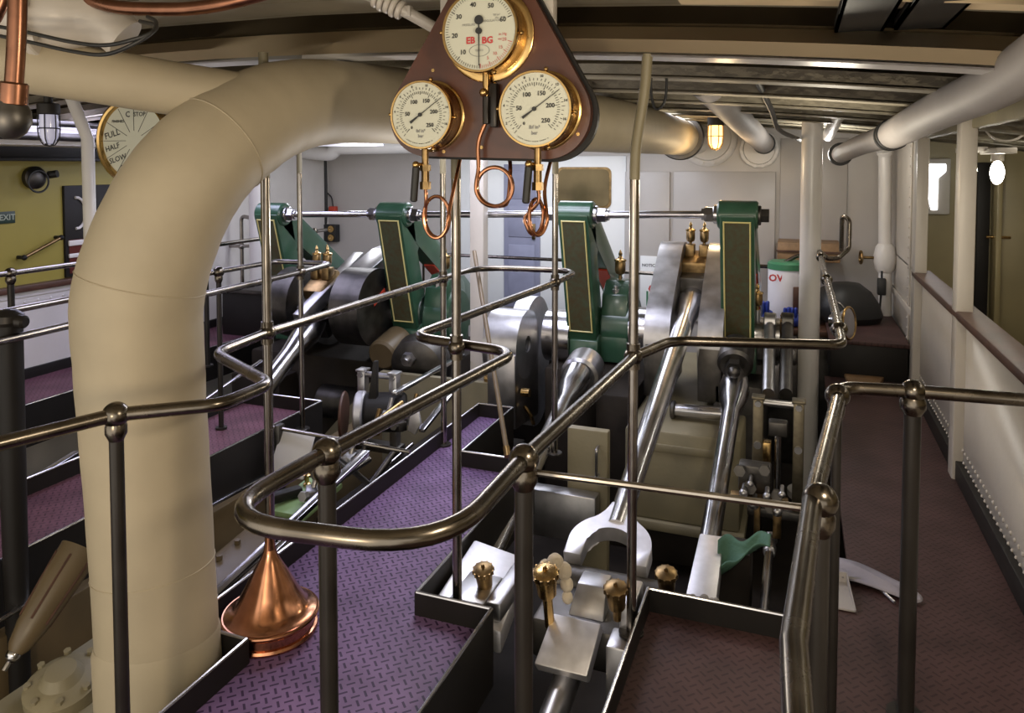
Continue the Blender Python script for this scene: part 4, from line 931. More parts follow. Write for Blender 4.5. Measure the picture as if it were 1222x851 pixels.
guide_bracket('brassy spindle guide beside the white column in the right valve gear', g, .21, .58, 'dark_bronze')
t = thing('valve_spindle', 'slim polished valve spindle inside the right spindle guide', 'spindle', g-Vector((0, 0, .5)))
b = B().cyl(g+Vector((.0, .02, -.62)), g+Vector((0, .02, -.16)), .017, n=16); obj('spindle', b, M['steel'], t)
b = B().box(g+Vector((-.05, -.02, -.18)), g+Vector((.05, .06, -.10)), .01); obj('crosshead', b, M['oily'], t)
b = B().box(g+Vector((-.085, -.02, -.44)), g+Vector((-.035, .05, -.22)), .006); obj('brass_strip', b, M['gold'], t)
t = thing('valve_link', 'dark valve link with two pale eccentric rods rising behind the right valve gear', 'link', (-.12, 5.2, .1))
for k, (px, m_) in enumerate(((917, 'satin'), (938, 'oily'))):
    A, D = W(px, 470, y=4.6), W(px+2, 385, y=5.5); b = B().tube([A, D], .036, 14).cyl(D+Vector((-.04, 0, 0)), D+Vector((.04, 0, 0)), .07, n=20, bev=.006); obj('eccentric_rod', b, M[m_], t)
A = W(905, 585, y=4.0); b = B().box(A+Vector((-.10, 0, -.02)), A+Vector((.06, .1, .12)), .012); 
for dx, dz, r in ((-.09, .1, .03), (.03, .12, .028), (-.04, .02, .034), (.09, .0, .03), (.06, -.07, .026)): hexnut(b, A+Vector((dx, -.02, dz)), (0, -1, .2), r, .04)
obj('link_block', b, M['oily'], t)
b = B(); A2 = W(900, 600, y=3.9)
for dx, dz, r in ((-.05, .05, .022), (0, .0, .026), (.06, .05, .02), (.11, -.02, .024), (.13, .07, .018), (-.02, .10, .016)): b.ball(A2+Vector((dx, -.02, dz)), r, 12); b.cyl(A2+Vector((dx, 0, dz)), A2+Vector((dx, .08, dz)), r*.6)
obj('link_nut', b, M['satin'], t)
b = B(); b.box(A2+Vector((-.12, .02, -.02)), A2+Vector((.16, .10, .01)), .006).box(A2+Vector((-.0, -.01, -.20)), A2+Vector((.03, .03, .0)), .006).box(A2+Vector((.09, -.02, -.16)), A2+Vector((.13, .06, .0)), .006); obj('drag_link', b, M['tarn'], t)
for px, py, y, lab in ((904, 338, 5.6, 'brass oil cup standing right of the rightmost green frame'), (933, 372, 5.7, 'brass oil cup in front of the white drum')):
    p = W(px, py+32, y=y); tt = thing('oil_cup', lab, 'oil cup', p, 'brass oil cups of the right valve gear'); oil_cup(tt, p, .95, 'tarn', 'cup')
    b = B().cyl(p-Vector((0, 0, .3)), p, .022, n=14); obj('stem', b, M['satin'], tt)
t = thing('eccentric', 'dark eccentric strap block below the blue gloves in the right valve gear', 'eccentric', (-.15, 5.6, -.1))
for k, px in enumerate((902, 922, 943)):
    A = W(px, 428, y=5.6); b = B().box(A+Vector((-.05, 0, -.30)), A+Vector((.05, .25, .08)), .015).cyl(A+Vector((-.045, .12, .0)), A+Vector((.045, .12, 0)), .13, n=28, bev=.01); obj('strap', b, M['oily'] if k != 1 else M['satin'], t)
    b = B(); hexnut(b, A+Vector((0, 0, .05)), (0, -1, 0), .03, .03); obj('strap_bolt', b, M['satin'], t)
t = thing('valve_rod', 'bright valve rod standing at the back edge of the lower right maroon plate', 'rod', W(912, 728, x=-.1))
A, D = W(911, 735, x=-.1), W(918, 660, x=-.1); d = (D-A).normalized()
b = B().cyl(A-d*.25, D, .021, n=18); obj('rod', b, M['steel'], t)
b = B().cyl(D, D+d*.09, .03, n=18, bev=.006).cyl(D+d*.09, D+d*.16, .022).ball(D+d*.2, .035, 14); obj('rod_end', b, M['satin'], t)
# green rag draped over a dark bracket
c = W(884, 655, y=3.3)
b = B().grid(lambda u, v: Vector((c.x-.10+.22*u, c.y-.05+.10*v+.02*math.sin(9*u), c.z+.06*u-.12*(1-u)**2*(1-v)-.09*math.sin(PI*v)*(1-u)+.012*math.sin(11*u+6*v))), 16, 10)
def solid(o): m_ = o.modifiers.new('thickness', 'SOLIDIFY'); m_.thickness = .006
tag(obj('cleaning_rag', b, M['ragg'], mods=solid), 'green rag draped beside the pitted grey plate', 'rag')
b = B().box((c.x-.1, c.y+.06, c.z-.35), (c.x+.04, c.y+.22, c.z-.05), .02); t = obj('pedestal', b, M['pit']); tag(t, 'dark pedestal bracket under the green rag', 'bracket')
# ================================================================== LEFT ENGINE PIT
def slide_bar(label, a, c, r=.018, m='steel'):
    b = B(); d = (c-a); b.prism([a+Vector((-r, 0, -r*.6)), a+Vector((r, 0, -r*.6)), a+Vector((r, 0, r*.6)), a+Vector((-r, 0, r*.6))], d, .004)
    tag(obj('slide_bar', b, M[m]), label, 'bar', 'polished slide bars of the left engine')
slide_bar('polished slide bar above the copper funnel, running back beside the purple walkway', W(255, 712, x=-2.15), W(437, 540, x=-2.05), .022)
slide_bar('second polished slide bar just right of the first one above the copper funnel', W(262, 722, x=-2.10), W(350, 637, x=-2.08), .008)
slide_bar('polished valve rod rising to the right behind the far steel pole', W(503, 514, x=-2.12), W(548, 458, x=-2.12), .02)
slide_bar('polished rod along the second green frame base behind the middle handrail', W(470, 470, x=-2.35), W(552, 424, x=-2.35), .02)
slide_bar('lower left polished bar in front of the rose plate', W(20, 585, x=-3.72), W(92, 541, x=-3.72), .022)
slide_bar('thin polished bar under the rose plate at far left', W(-10, 745, x=-2.85), W(95, 683, x=-2.85), .014)
slide_bar('long thin polished bar below the rose plate right of the lagged pipe', W(236, 612, x=-2.85), W(320, 566, x=-2.85), .014)
slide_bar('thin polished bar crossing above the rose plate by the rail bend', W(240, 480, x=-3.66), W(312, 430, x=-3.66), .012)
t = thing('valve_chest', 'brown riveted valve chest left of the slide bars above the copper funnel', 'chest', (-2.5, 2.7, -.6))
b = B(); A = [W(250, 690, x=-2.3), W(330, 618, x=-2.3)]
b.prism([(-2.72, 2.35, -.35), (-2.26, 2.35, -.42), (-2.26, 2.35, -.8), (-2.72, 2.35, -.8)], (0, .95, .12), .03); obj('casing', b, M['tan'], t)
b = B().prism([(-2.66, 2.45, -.33), (-2.33, 2.45, -.375), (-2.33, 2.45, -.40), (-2.66, 2.45, -.355)], (0, .72, .095), .008); cv = obj('cover', b, M['tan'], t)
b = B()
for k in range(6):
    for s in (0, 1): p = Vector((-2.64+.29*s, 2.5+.13*k, -.325+.0165*k-.035*s)); hexnut(b, p, (0, 0, 1), .016, .022)
obj('cover_nut', b, M['tan'], cv)
t = thing('steam_cylinder', 'brown tapered casing with a bright end knob at the far lower left', 'casing', W(40, 740, x=-2.6)-Vector((0, 0, .2)))
A, D = W(96, 655, x=-2.6), W(16, 782, x=-2.6)
b = B().tube([A, A.lerp(D, .3), A.lerp(D, .75), A.lerp(D, .93), D], [.075, .07, .055, .038, .02], 26); obj('casing', b, M['tan'], t)
b = B().ball(D, .026, 16).cyl(D, D+(D-A).normalized()*.05, .010); obj('end_knob', b, M['steel'], t)
b = B()
for k in range(6): u, v = frame_of(D-A); a = k*PI/3; P = A.lerp(D, .1); b.tube([P+(u*math.cos(a)+v*math.sin(a))*.073, A.lerp(D, .7)+(u*math.cos(a)+v*math.sin(a))*.057], .005, 6)
obj('lagging_strip', b, M['wood'], t)
t = thing('cylinder_cover', 'small round drab cover on a block low at lower left beside the lagged pipe', 'cover', W(68, 800, x=-2.35)-Vector((0, 0, .1)))
c = W(76, 790, x=-2.35)
b = B().lathe(c-Vector((0, 0, .12)), (.1, -.2, 1), [(.12, 0), (.12, .06), (.10, .07), (.07, .08), (.05, .11), (.0, .12)], 32); obj('cover', b, M['drab'], t)
b = B()
for k in range(8): a = k*PI/4; hexnut(b, c+Vector((.108*math.cos(a), .108*math.sin(a), -.06+.02*math.sin(a)-.01*math.cos(a))), (.1, -.2, 1), .013, .02)
obj('stud_nut', b, M['drab'], t)
b = B().box(c+Vector((-.2, -.3, -.32)), c+Vector((.16, .35, -.12)), .02); obj('block', b, M['drab'], t)
g = W(452, 448, y=4.3)
guide_bracket('spindle guide with two bright uprights in the left valve gear', g, .24, .45, 'satin')
t = thing('reversing_gear', 'black cylinder with a bright collar and a brown disc in the left valve gear', 'gear', W(440, 500, y=4.1)-Vector((0, 0, .15)))
c = W(436, 492, y=4.15)
b = B().cyl(c+Vector((.0, 0, 0)), c+Vector((.24, .10, .0)), .125, n=30, bev=.015); obj('body', b, M['black'], t)
b = B().cyl(c+Vector((-.055, -.02, 0)), c+Vector((.0, 0, 0)), .135, n=30, bev=.01); obj('collar', b, M['bright'], t)
b = B().lathe(c+Vector((-.12, -.05, -.02)), (-1, -.4, 0), [(0, 0), (.15, 0), (.155, .008), (.15, .016), (.03, .02), (0, .03)], 32); obj('disc', b, M['wood'], t)
b = B().prism([c+Vector((.05, -.05, .10)), c+Vector((.10, -.03, .10)), c+Vector((.085, .0, .34)), c+Vector((.065, -.01, .34))], (0, .03, 0), .004); obj('lever', b, M['black'], t)
b = B().box(c+Vector((.24, .02, -.06)), c+Vector((.32, .14, .05)), .008); obj('name_plate', b, M['bright'], t)
t = thing('plummer_block', 'oily brown round bearing end with a nut under the second green frame', 'bearing', W(480, 440, y=5.0)-Vector((0, 0, .2)))
c = W(455, 425, y=5.15); b = B().cyl(c, c+Vector((0, .3, .07)), .125, n=30, bev=.02); obj('pin_end', b, M['tan'], t)
c = W(494, 436, y=5.05); b = B().lathe(c+Vector((0, .2, 0)), (0, -1, -.2), [(.22, 0), (.24, .05), (.22, .16), (.16, .2), (0, .21)], 32); obj('dome', b, M['oily'], t)
b = B(); hexnut(b, c+Vector((-.03, -.0, .06)), (0, -1, -.2), .055, .06); b.cyl(c+Vector((-.03, -.05, .05)), c+Vector((-.03, -.09, .04)), .03); obj('nut', b, M['satin'], t)
t = thing('linkage', 'tangle of small polished links and nuts in the left pit beside the purple walkway', 'linkage', W(440, 590, x=-2.2)-Vector((0, 0, .3)))
rnd = random.Random(3)
for k in range(9):
    p = W(360+rnd.random()*150, 0, y=3)  # direction only; the height follows the pit
    px = 372+k*15; py = 575-k*13+rnd.random()*26; c = W(px, py, x=-2.22-.12*rnd.random())
    b = B().box(c+Vector((-.03, -.05, -.03)), c+Vector((.03, .05, .03)), .008, rotz(rnd.random())); hexnut(b, c+Vector((0, -.05, .01)), (0, -1, .2), .026, .03); b.cyl(c+Vector((.0, 0, 0)), c+Vector((0, .06, .10)), .014)
    obj('link_block', b, M['satin' if k % 3 == 0 else 'oily' if k % 3 == 1 else 'tarn'], t)
for (p, q, r, m_) in (((402, 545), (440, 578), .016, 'satin'), ((440, 582), (470, 540), .02, 'oily'), ((462, 556), (492, 530), .012, 'steel'), ((372, 592), (440, 548), .02, 'steel'), ((452, 500), (480, 480), .012, 'brass'), ((478, 560), (470, 590), .014, 'satin'), ((424, 515), (480, 492), .018, 'oily')):
    b = B().cyl(W(*p, x=-2.25), W(*q, x=-2.2), r, n=12); obj('link_rod', b, M[m_], t)
c = W(493, 505, x=-2.15); b = B().prism([c+Vector((-.04, 0, -.05)), c+Vector((.01, 0, -.07)), c+Vector((.05, 0, .0)), c+Vector((.035, 0, .07)), c+Vector((-.02, 0, .05))], (0, .02, .0), .003); obj('tag_plate', b, M['bright'], t)
t = thing('bed_plate', 'dark oily bed plate under the left valve gear linkage', 'plate', (-2.4, 4, PZ))
b = B().box((-2.6, 2.6, PZ), (-2.0, 5.6, -.52), .02).box((-2.45, 3.4, -.55), (-2.1, 5.0, -.25), .03); obj('plate', b, M['pit'], t)
c = W(350, 535, x=-2.75)
t = thing('splash_plate', 'bright lit splash plate below the corner of the rose plate', 'plate', c-Vector((0, 0, .15)))
b = B().box(c+Vector((-.12, -.02, -.16)), c+Vector((.12, .0, .10)), .01, Matrix.Rotation(-.5, 3, 'X')); obj('plate', b, M['white'], t)
b = B().box(c+Vector((-.14, -.0, -.3)), c+Vector((-.10, .06, .12)), .01); obj('bracket', b, M['oily'], t)
c = W(362, 592, x=-2.35)
t = thing('drip_tray', 'pale green drip tray with a dark valve handle seen through the near rail bend', 'tray', c-Vector((0, 0, .05)))
b = B().box(c+Vector((-.1, -.16, -.03)), c+Vector((.12, .18, .0)), .008, rotx(.1)); obj('tray', b, mat('pale_green_paint', (.28, .42, .2), .4, 0, var=.3), t)
b = B().box(c+Vector((-.09, -.15, .0)), c+Vector((-.03, .02, .05)), .015, rotz(-.5)); obj('handle', b, M['black'], t)
b = B().lathe(c+Vector((-.05, .10, .0)), (0, 0, 1), [(.02, 0), (.02, .02), (.012, .025), (.012, .06), (.02, .065), (.0, .08)], 14); obj('tap', b, M['brass'], t)
t = thing('grease_pot', 'small brass grease pot under the near rail bend beside the slide bar', 'pot', W(323, 645, x=-2.15)-Vector((0, 0, .12)))
c = W(323, 640, x=-2.18); b = B().lathe(c-Vector((0, 0, .12)), (0, 0, 1), [(.012, 0), (.012, .05), (.022, .055), (.024, .12), (.018, .13), (0, .13)], 18); obj('pot', b, M['gold'], t)
# ================================================================== LOOSE THINGS
c = Vector((-1.745, 2.16, .0)); fr = .155
t = thing('funnel', 'big bright copper funnel standing upside down on the purple walkway beside the lagged pipe', 'funnel', c)
b = B().lathe(c, (0, 0, 1), [(fr*1.0, .015), (fr, .05), (fr*1.03, .055), (fr*1.05, .065), (fr*1.03, .076), (fr*.98, .08), (fr*.90, .085), (fr*.80, .10), (fr*.60, .155), (fr*.40, .215), (fr*.24, .26), (fr*.16, .285), (fr*.13, .30)], 48); obj('cone', b, M['copper'], t)
b = B().lathe(c, (0, 0, 1), [(fr*.135, .295), (fr*.11, .33), (fr*.085, .375), (fr*.07, .375), (fr*.07, .3)], 24); obj('spout', b, M['copper'], t)
b = B(); ring(b, c+Vector((0, 0, .068)), (0, 0, 1), fr*1.05, .008, 48, 10); ring(b, c+Vector((0, 0, .012)), (0, 0, 1), fr*.99, .012, 48, 8); obj('rolled_rim', b, M['copper'], t)
# drum, gloves and shelf behind the right valve gear
A, D = W(912, 395, y=7.0), W(1000, 395, y=7.0)
t = thing('work_bench', 'dark bench behind the white column carrying the white drum', 'bench', ((A.x+D.x)/2, 7.3, PZ))
zb = W(935, 388, y=7.0).z
b = B().box((A.x-.1, 6.84, zb-.05), (D.x+.0, 7.9, zb), .008); obj('top', b, M['wood'], t)
b = B().box((A.x-.05, 6.95, PZ), (D.x-.05, 7.85, zb-.05), .01); obj('cupboard', b, M['oily'], t)
A, D = W(928, 300, y=7.9), W(1002, 300, y=7.9)
t = thing('wall_box', 'brown wooden box shelf on the back bulkhead behind the white column', 'shelf', (A.x, 7.9, W(950, 320, y=7.9).z))
b = B().box((A.x, 7.75, W(950, 312, y=7.75).z), (D.x, 8.18, W(950, 290, y=7.75).z), .008); obj('case', b, M['ash'], t)
b = B().box((A.x-.01, 7.73, W(950, 301, y=7.75).z), (D.x+.01, 7.752, W(950, 299, y=7.75).z)); obj('edge', b, M['wood'], t)
c = W(938, 350, y=7.15); r = 20*7.1/900*1.0
zt = W(938, 316, y=7.0).z
t = thing('plastic_drum', 'white plastic drum with a green lid and red lettering on the bench', 'drum', (c.x, 7.2, zb))
b = B().lathe((c.x, 7.2, zb), (0, 0, 1), [(0, 0), (r*.97, 0), (r, .02), (r, zt-zb-.06), (r*.98, zt-zb-.05), (0, zt-zb-.05)], 36); bd = obj('body', b, M['plast'], t)
b = B().lathe((c.x, 7.2, zt-.06), (0, 0, 1), [(r*1.04, 0), (r*1.04, .05), (r*.9, .07), (0, .07)], 36); obj('lid', b, M['lid'], t)
b = B()
textbm(b, 'OV', (c.x-.085, 7.2-r-.001, zt-.13), (1, .12, 0), (0, 0, 1), .085, bold=.003); obj('lettering', b, M['rink'], bd)
b = B().box((c.x+.06, 7.2-r-.004, zb+.1), (c.x+.14, 7.2-r+.05, zt-.2), .004); obj('side_label', b, M['wood'], bd, label='brown label strip')
for k, (px, py, s, lab) in enumerate(((908, 372, 1.0, 'blue rubber glove bundle left of the white drum'), (943, 372, .8, 'blue rubber glove bundle in front of the white drum'))):
    g = Vector((W(px, py, y=7.0).x, 6.955, zb+.132*s)); b = B()
    b.ball(g, .075*s, 14, (1, .8, 1.1)).ball(g+Vector((.05, 0, -.06))*s, .07*s, 14).ball(g+Vector((-.03, -.02, -.07))*s, .06*s, 14)
    for q in range(4): b.tube(spline([g+Vector((-.05+.035*q, -.03, -.05))*s, g+Vector((-.055+.037*q, -.05, .02))*s, g+Vector((-.05+.036*q, -.045, .08+.01*(q % 2)))*s]), [.018*s]*12+[.010*s], 8)
    tag(obj('rubber_glove', b, M['blue']), lab, 'glove', 'blue gloves by the drum')
# black bag and wheel at the end of the right gangway
c = W(1012, 395, y=7.1)
b = B().lathe((c.x, 7.25, .295), (0, 0, 1), [(0, 0), (.25, 0), (.29, .06), (.28, .16), (.22, .26), (.12, .33), (0, .35)], 24)
for v in b.b.verts: v.co += Vector((.03*math.sin(9*v.co.z), .02*math.sin(13*v.co.x), .0))
bag = tag(obj('black_bag', b, M['rubber']), 'black bag slumped on the step box by the back right corner', 'bag')
c = W(1008, 385, y=6.2)
t = thing('pressure_lamp', 'round chrome lamp hanging on the right gangway rail', 'lamp', c-Vector((0, 0, .1)))
b = B().lathe(c, (.9, -.4, .1), [(0, -.1), (.06, -.1), (.075, -.03), (.115, .02), (.115, .035), (0, .035)], 28); obj('reflector', b, M['steel'], t)
b = B(); ring(b, c+Vector((.03, -.012, 0)), (.9, -.4, .1), .12, .010, 30); obj('rim', b, M['gold'], t)
b = B().tube(fillet([c+Vector((0, 0, .10)), c+Vector((-.05, 0, .16)), c+Vector((-.10, 0, .12))], .03), .008, 8); obj('hook', b, M['steel'], t)
c = W(1025, 446, z=.02)
b = B().prism([(c.x-.1, c.y-.3, .0), (c.x+.13, c.y-.25, .0), (c.x+.22, c.y+.1, .0), (c.x+.05, c.y+.30, .0), (c.x-.13, c.y+.25, .0)], (0, 0, .035), .01)
tag(obj('wooden_block', b, M['ash']), 'tan wooden board lying on the right gangway in front of the step box', 'board')
# grey rag and dustpan on the right gangway
c = W(1027, 683, z=.03)
b = B().grid(lambda u, v: Vector((c.x-.17+.36*u+.02*math.sin(7*v), c.y-.09+.2*v*(1-.5*u)+.03*math.sin(5*u), .012+.022*abs(math.sin(6*u+3*v))*math.sin(PI*v)+.012*math.sin(PI*u))), 22, 12)
tag(obj('cleaning_rag', b, M['rag'], mods=solid), 'pale lilac rag lying on the right maroon gangway beside the dark post', 'rag')
c = W(996, 702, z=.03)
t = thing('dustpan', 'grey metal dustpan with a thin handle lying by the lilac rag', 'dustpan', c)
b = B().prism([(c.x-.07, c.y-.10, .004), (c.x+.07, c.y-.10, .004), (c.x+.05, c.y+.10, .004), (c.x-.05, c.y+.10, .004)], (0, 0, .006)).prism([(c.x-.07, c.y-.10, .004), (c.x-.05, c.y+.10, .004), (c.x-.05, c.y+.10, .05), (c.x-.07, c.y-.10, .015)], (.004, 0, 0)).prism([(c.x+.07, c.y-.10, .004), (c.x+.05, c.y+.10, .004), (c.x+.05, c.y+.10, .05), (c.x+.07, c.y-.10, .015)], (-.004, 0, 0)).box((c.x-.05, c.y+.095, .004), (c.x+.05, c.y+.1, .05)); obj('pan', b, M['pipew'], t)
A, D = W(1040, 692, z=.02), W(1068, 716, z=.02)
b = B().tube([(c.x+.03, c.y+.098, .03), A+Vector((0, 0, -.005)), D-Vector((0, 0, .01))], .006, 8); obj('handle', b, M['satin'], t)
# broom handle leaning in the notch beyond the walkway
A, D = W(606, 545, y=3.7), W(566, 300, y=4.62)
t = thing('broom_handle', 'slim wooden pole leaning behind the middle handrail', 'pole', A)
b = B().cyl(A, D, .014, n=12); obj('shaft', b, M['darkash'], t); b = B().lathe(A, A-D, [(.015, -.06), (.02, -.055), (.02, 0), (.0, .01)], 12); obj('ferrule', b, M['tarn'], t)
# lamps and fittings
def cage_lamp(label, c, glass, s=1.0, group='bulkhead lamps'):
    t = thing('bulkhead_lamp', label, 'lamp', c-Vector((0, 0, .12*s)), group)
    b = B().cyl(c+Vector((0, 0, .05*s)), c+Vector((0, 0, .0)), .045*s, n=22, bev=.004).cyl(c+Vector((0, 0, .05*s)), c+Vector((0, 0, .14*s)), .018*s); obj('base', b, M['black'], t)
    b = B().lathe(c, (0, 0, -1), [(.036*s, 0), (.038*s, .06*s), (.034*s, .10*s), (.02*s, .125*s), (0, .13*s)], 22); obj('glass', b, M[glass], t)
    b = B()
    for k in range(6):
        a = k*PI/3; pr = [(.041, 0), (.043, .06), (.039, .105), (.022, .132), (0, .137)]
        b.tube([c+Vector((r_*s*math.cos(a), r_*s*math.sin(a), -h_*s)) for r_, h_ in pr], .0028*s, 6)
    ring(b, c-Vector((0, 0, .06*s)), (0, 0, 1), .043*s, .0028*s, 24, 6); obj('cage', b, M['black'] if glass != 'bulb' else M['tarn'], t)
cage_lamp('unlit caged lamp hanging at far left beside the telegraph', W(58, 137, y=2.1), 'glass', .88)
cage_lamp('lit amber caged lamp under the deck near the back bulkhead', W(854, 150, y=6.6), 'bulb', 1.5)
for k, (px, py, lab) in enumerate(((1190, 206, 'bright bare lamp in the alleyway seen through the nearest right opening'), (1158, 203, 'bright bare lamp in the alleyway partly behind the right-hand post'))):
    c = W(px, py, x=1.30-.1*k); t = thing('alleyway_lamp', lab, 'lamp', c-Vector((0, 0, .1)), 'alleyway lamps')
    b = B().ball(c, .055, 18, (.8, .8, 1.5)); obj('bulb', b, M['lamp'], t)
    b = B().cyl(c+Vector((0, 0, .08)), c+Vector((0, 0, .14)), .04, n=18).box(c+Vector((-.06, -.25, .13)), c+Vector((.06, .25, .17)), .006); obj('holder', b, M['cream'], t)
# small fitting, sign and grab bar on the olive panel
c = W(44, 212, x=XL+.02)
t = thing('speaker_fitting', 'small round grey fitting with a ring on the olive panel', 'fitting', c)
b = B().lathe(c+Vector((-.05, 0, 0)), (1, 0, 0), [(.09, 0), (.09, .04), (.05, .07), (0, .075)], 24); obj('body', b, M['oily'], t)
b = B(); ring(b, c+Vector((.03, -.01, -.03)), (1, 0, 0), .085, .008, 24, 6); b.cyl(c+Vector((0, .1, .02)), c+Vector((.06, .13, .03)), .03); obj('ring', b, M['rubber'], t)
A, D = W(-4, 268, x=XL), W(20, 252, x=XL)
t = thing('exit_sign', 'dark green EXIT sign on the olive panel at the left edge', 'sign', A)
y0, y1 = A.y, D.y; z0, z1 = min(A.z, D.z), max(A.z, D.z)
b = B().box((XL-.03, y0, z0), (XL-.018, y1, z1), .002); obj('board', b, M['sign'], t)
b = B(); textbm(b, 'EXIT', (XL-.017, y0+(y1-y0)*.60, (z0+z1)/2), (0, 1, 0), (0, 0, 1), .062, bold=.001); obj('lettering', b, M['signw'], t)
A, D = W(28, 308, x=XL+.04), W(74, 283, x=XL+.04)
t = thing('grab_rail', 'dark grab rail sloping across the olive panel', 'rail', A)
b = B().cyl(A, D, .013, n=12); obj('bar', b, M['tarn'], t)
b = B()
for p in (A.lerp(D, .02), A.lerp(D, .98)): b.cyl(p, p-Vector((.07, 0, 0)), .014).ball(p, .022, 12)
obj('bracket', b, M['black'], t)
# dark fittings under the deck at far left
t = thing('deck_girder', 'dark steel girder under the deck above the olive panel', 'girder', (-4.9, 3.6, 1.75))
b = B().box((-5.5, .6, 1.72), (-5.44, 5.4, 1.98), .008).box((-5.55, .6, 1.70), (-5.36, 5.4, 1.725), .004).box((-5.55, .6, 1.86), (-5.36, 5.4, 1.88), .004); obj('girder', b, M['black'], t)
t = thing('lamp_trunking', 'pale boxed trunking along the deck at far left behind the caged lamp', 'trunking', (-4.6, 3.4, 1.8))
b = B().box((-5.1, 1.0, 1.80), (-4.75, 4.6, 1.93), .015); obj('trunk', b, M['white'], t)
b = B().cyl((-4.70, 1.0, 1.86), (-4.70, 4.6, 1.86), .028, n=14).cyl((-4.70, 1.0, 1.95), (-4.70, 4.6, 1.95), .02, n=14); obj('conduit', b, M['oily'], t)
# ---------------------------------------------------------------- engine-room telegraph
c = W(161, 168, y=2.95); ax = Vector((.10, -1, 0)).normalized(); R = .205
t = thing('engine_telegraph', 'brass-rimmed engine telegraph with a white dial, half hidden behind the lagged pipe', 'telegraph', (c.x, c.y, 0))
b = B().lathe(c-ax*.02, ax, [(0, -.16), (R*.9, -.16), (R*.98, -.13), (R, 0), (R*1.0, .02)], 48); obj('drum', b, M['cream'], t)
b = B().lathe(c, ax, [(R*.98, -.03), (R*1.10, -.025), (R*1.12, .0), (R*1.10, .02), (R*1.03, .03), (R*.98, .025), (R*.95, .01), (R*.95, -.02)], 56); obj('brass_rim', b, M['gold'], t)
b = B().lathe(c-ax*.0, ax, [(0, 0), (R*.97, 0), (R*.97, .004), (0, .0045)], 48); dl = obj('dial', b, M['dial'], t)
ux = Vector((0, 0, 1)).cross(ax)*-1; ux = ax.cross(Vector((0, 0, 1)))*1.0
ux = Vector((0, 0, 1)).cross(ax); uz = Vector((0, 0, 1))
b = B()
def TP(a, r): a = math.radians(a); return c + ax*.0052 + ux*(r*R*math.cos(a)) + uz*(r*R*math.sin(a))
for a in (150, 180, 208, 236, 30, 0, -28, -56, 90, 120, 60, 270):
    p, q = TP(a, .25), TP(a, .93); d = (q-p).normalized(); n_ = ax.cross(d)*.0012; b.prism([p-n_, q-n_, q+n_, p+n_], ax*.0006)
for a, s, sz in ((166, 'FULL', .22), (194, 'HALF', .19), (222, 'SLOW', .19), (105, 'C', .2), (134, 'FINISHED', .09), (14, 'FULL', .18), (-14, 'HALF', .18), (-42, 'SLOW', .18), (75, 'STOP', .15), (252, 'STAND BY', .09)):
    tl = math.radians(16 if a in (166, 194, 222) else 0); textbm(b, s, TP(a, .68), ux*math.cos(tl)+uz*math.sin(tl), uz*math.cos(tl)-ux*math.sin(tl), R*sz, .0004, bold=.0006)
obj('dial_lettering', b, M['ink'], dl)
b = B().cyl((c.x, c.y+.10, 0), (c.x, c.y+.10, c.z-R*.9), .05, n=24).cyl((c.x, c.y+.10, 0), (c.x, c.y+.10, .04), .11, n=24, bev=.006); obj('pedestal', b, M['cream'], t)
A = W(108, 300, y=3.2)
t = thing('white_column', 'slim pale green-white column in front of the dark left passage window', 'column', (A.x, A.y, PZ))
b = B().tube([(A.x, A.y, PZ), (A.x, A.y, 1.82), (A.x-.05, A.y, 1.92), (A.x-.12, A.y, 2.06)], .034, 20); obj('shaft', b, M['white'], t)
b = B().cyl((A.x, A.y, PZ), (A.x, A.y, PZ+.04), .08, n=20); obj('end_plate', b, M['white'], t)
# socket box and red switch on the back bulkhead
c = W(396, 278, y=YB-.04)
t = thing('socket', 'black double socket with two yellow outlets on the back bulkhead', 'socket', c-Vector((0, 0, .12)))
b = B().box(c+Vector((-.10, -.06, -.11)), c+Vector((.10, .035, .11)), .01); obj('box', b, M['rubber'], t)
b = B()
for dz in (-.055, .055): b.lathe(c+Vector((.035, -.06, dz)), (0, -1, 0), [(.045, 0), (.042, .02), (.02, .022), (0, .01)], 20)
obj('outlet', b, M['gold'], t)
c = W(398, 249, y=YB-.03)
t = thing('switch', 'small red emergency switch above the black socket', 'switch', c)
b = B().box(c+Vector((-.05, -.04, -.04)), c+Vector((.05, .028, .03)), .01); obj('box', b, M['red'], t)
b = B().tube(spline([c+Vector((0, -.01, .03)), c+Vector((-.02, -.01, .14)), c+Vector((-.09, 0, .2))]), .008, 8); obj('lead', b, M['rubber'], t)
# olive locker in the back left corner, vent scoops and round plates on the back bulkhead
A, D = W(342, 350, y=8.0), W(376, 196, y=8.0)
t = thing('olive_locker', 'olive locker door in the back left corner', 'locker', ((A.x+D.x)/2, 8.05, PZ))
b = B().box((A.x, 7.98, -.4), (D.x, 8.19, D.z), .008); obj('body', b, M['olive'], t)
b = B().box((A.x+.02, 7.965, -.35), ((A.x+D.x)/2-.01, 7.98, D.z-.05), .004).box(((A.x+D.x)/2+.01, 7.965, -.35), (D.x-.02, 7.98, D.z-.18), .004); obj('door', b, M['olive'], t)
for k, (px, py, r, lab) in enumerate(((845, 165, .30, 'large round flanged plate on the back bulkhead behind the amber lamp'), (906, 178, .20, 'round flanged plate on the back bulkhead where the slanting pipe ends'))):
    c = W(px, py, y=YB-.01); t = thing('blank_flange', lab, 'flange', c-Vector((0, 0, r)))
    b = B().lathe((c.x, YB, c.z), (0, -1, 0), [(r, 0), (r, .03), (r*.93, .04), (r*.8, .04), (r*.76, .02), (0, .02)], 40); obj('plate', b, M['white'], t)
    b = B()
    for q in range(14): a = 2*PI*q/14; hexnut(b, (c.x+r*.87*math.cos(a), YB-.04, c.z+r*.87*math.sin(a)), (0, -1, 0), .02, .02)
    obj('stud_nut', b, M['white'], t)
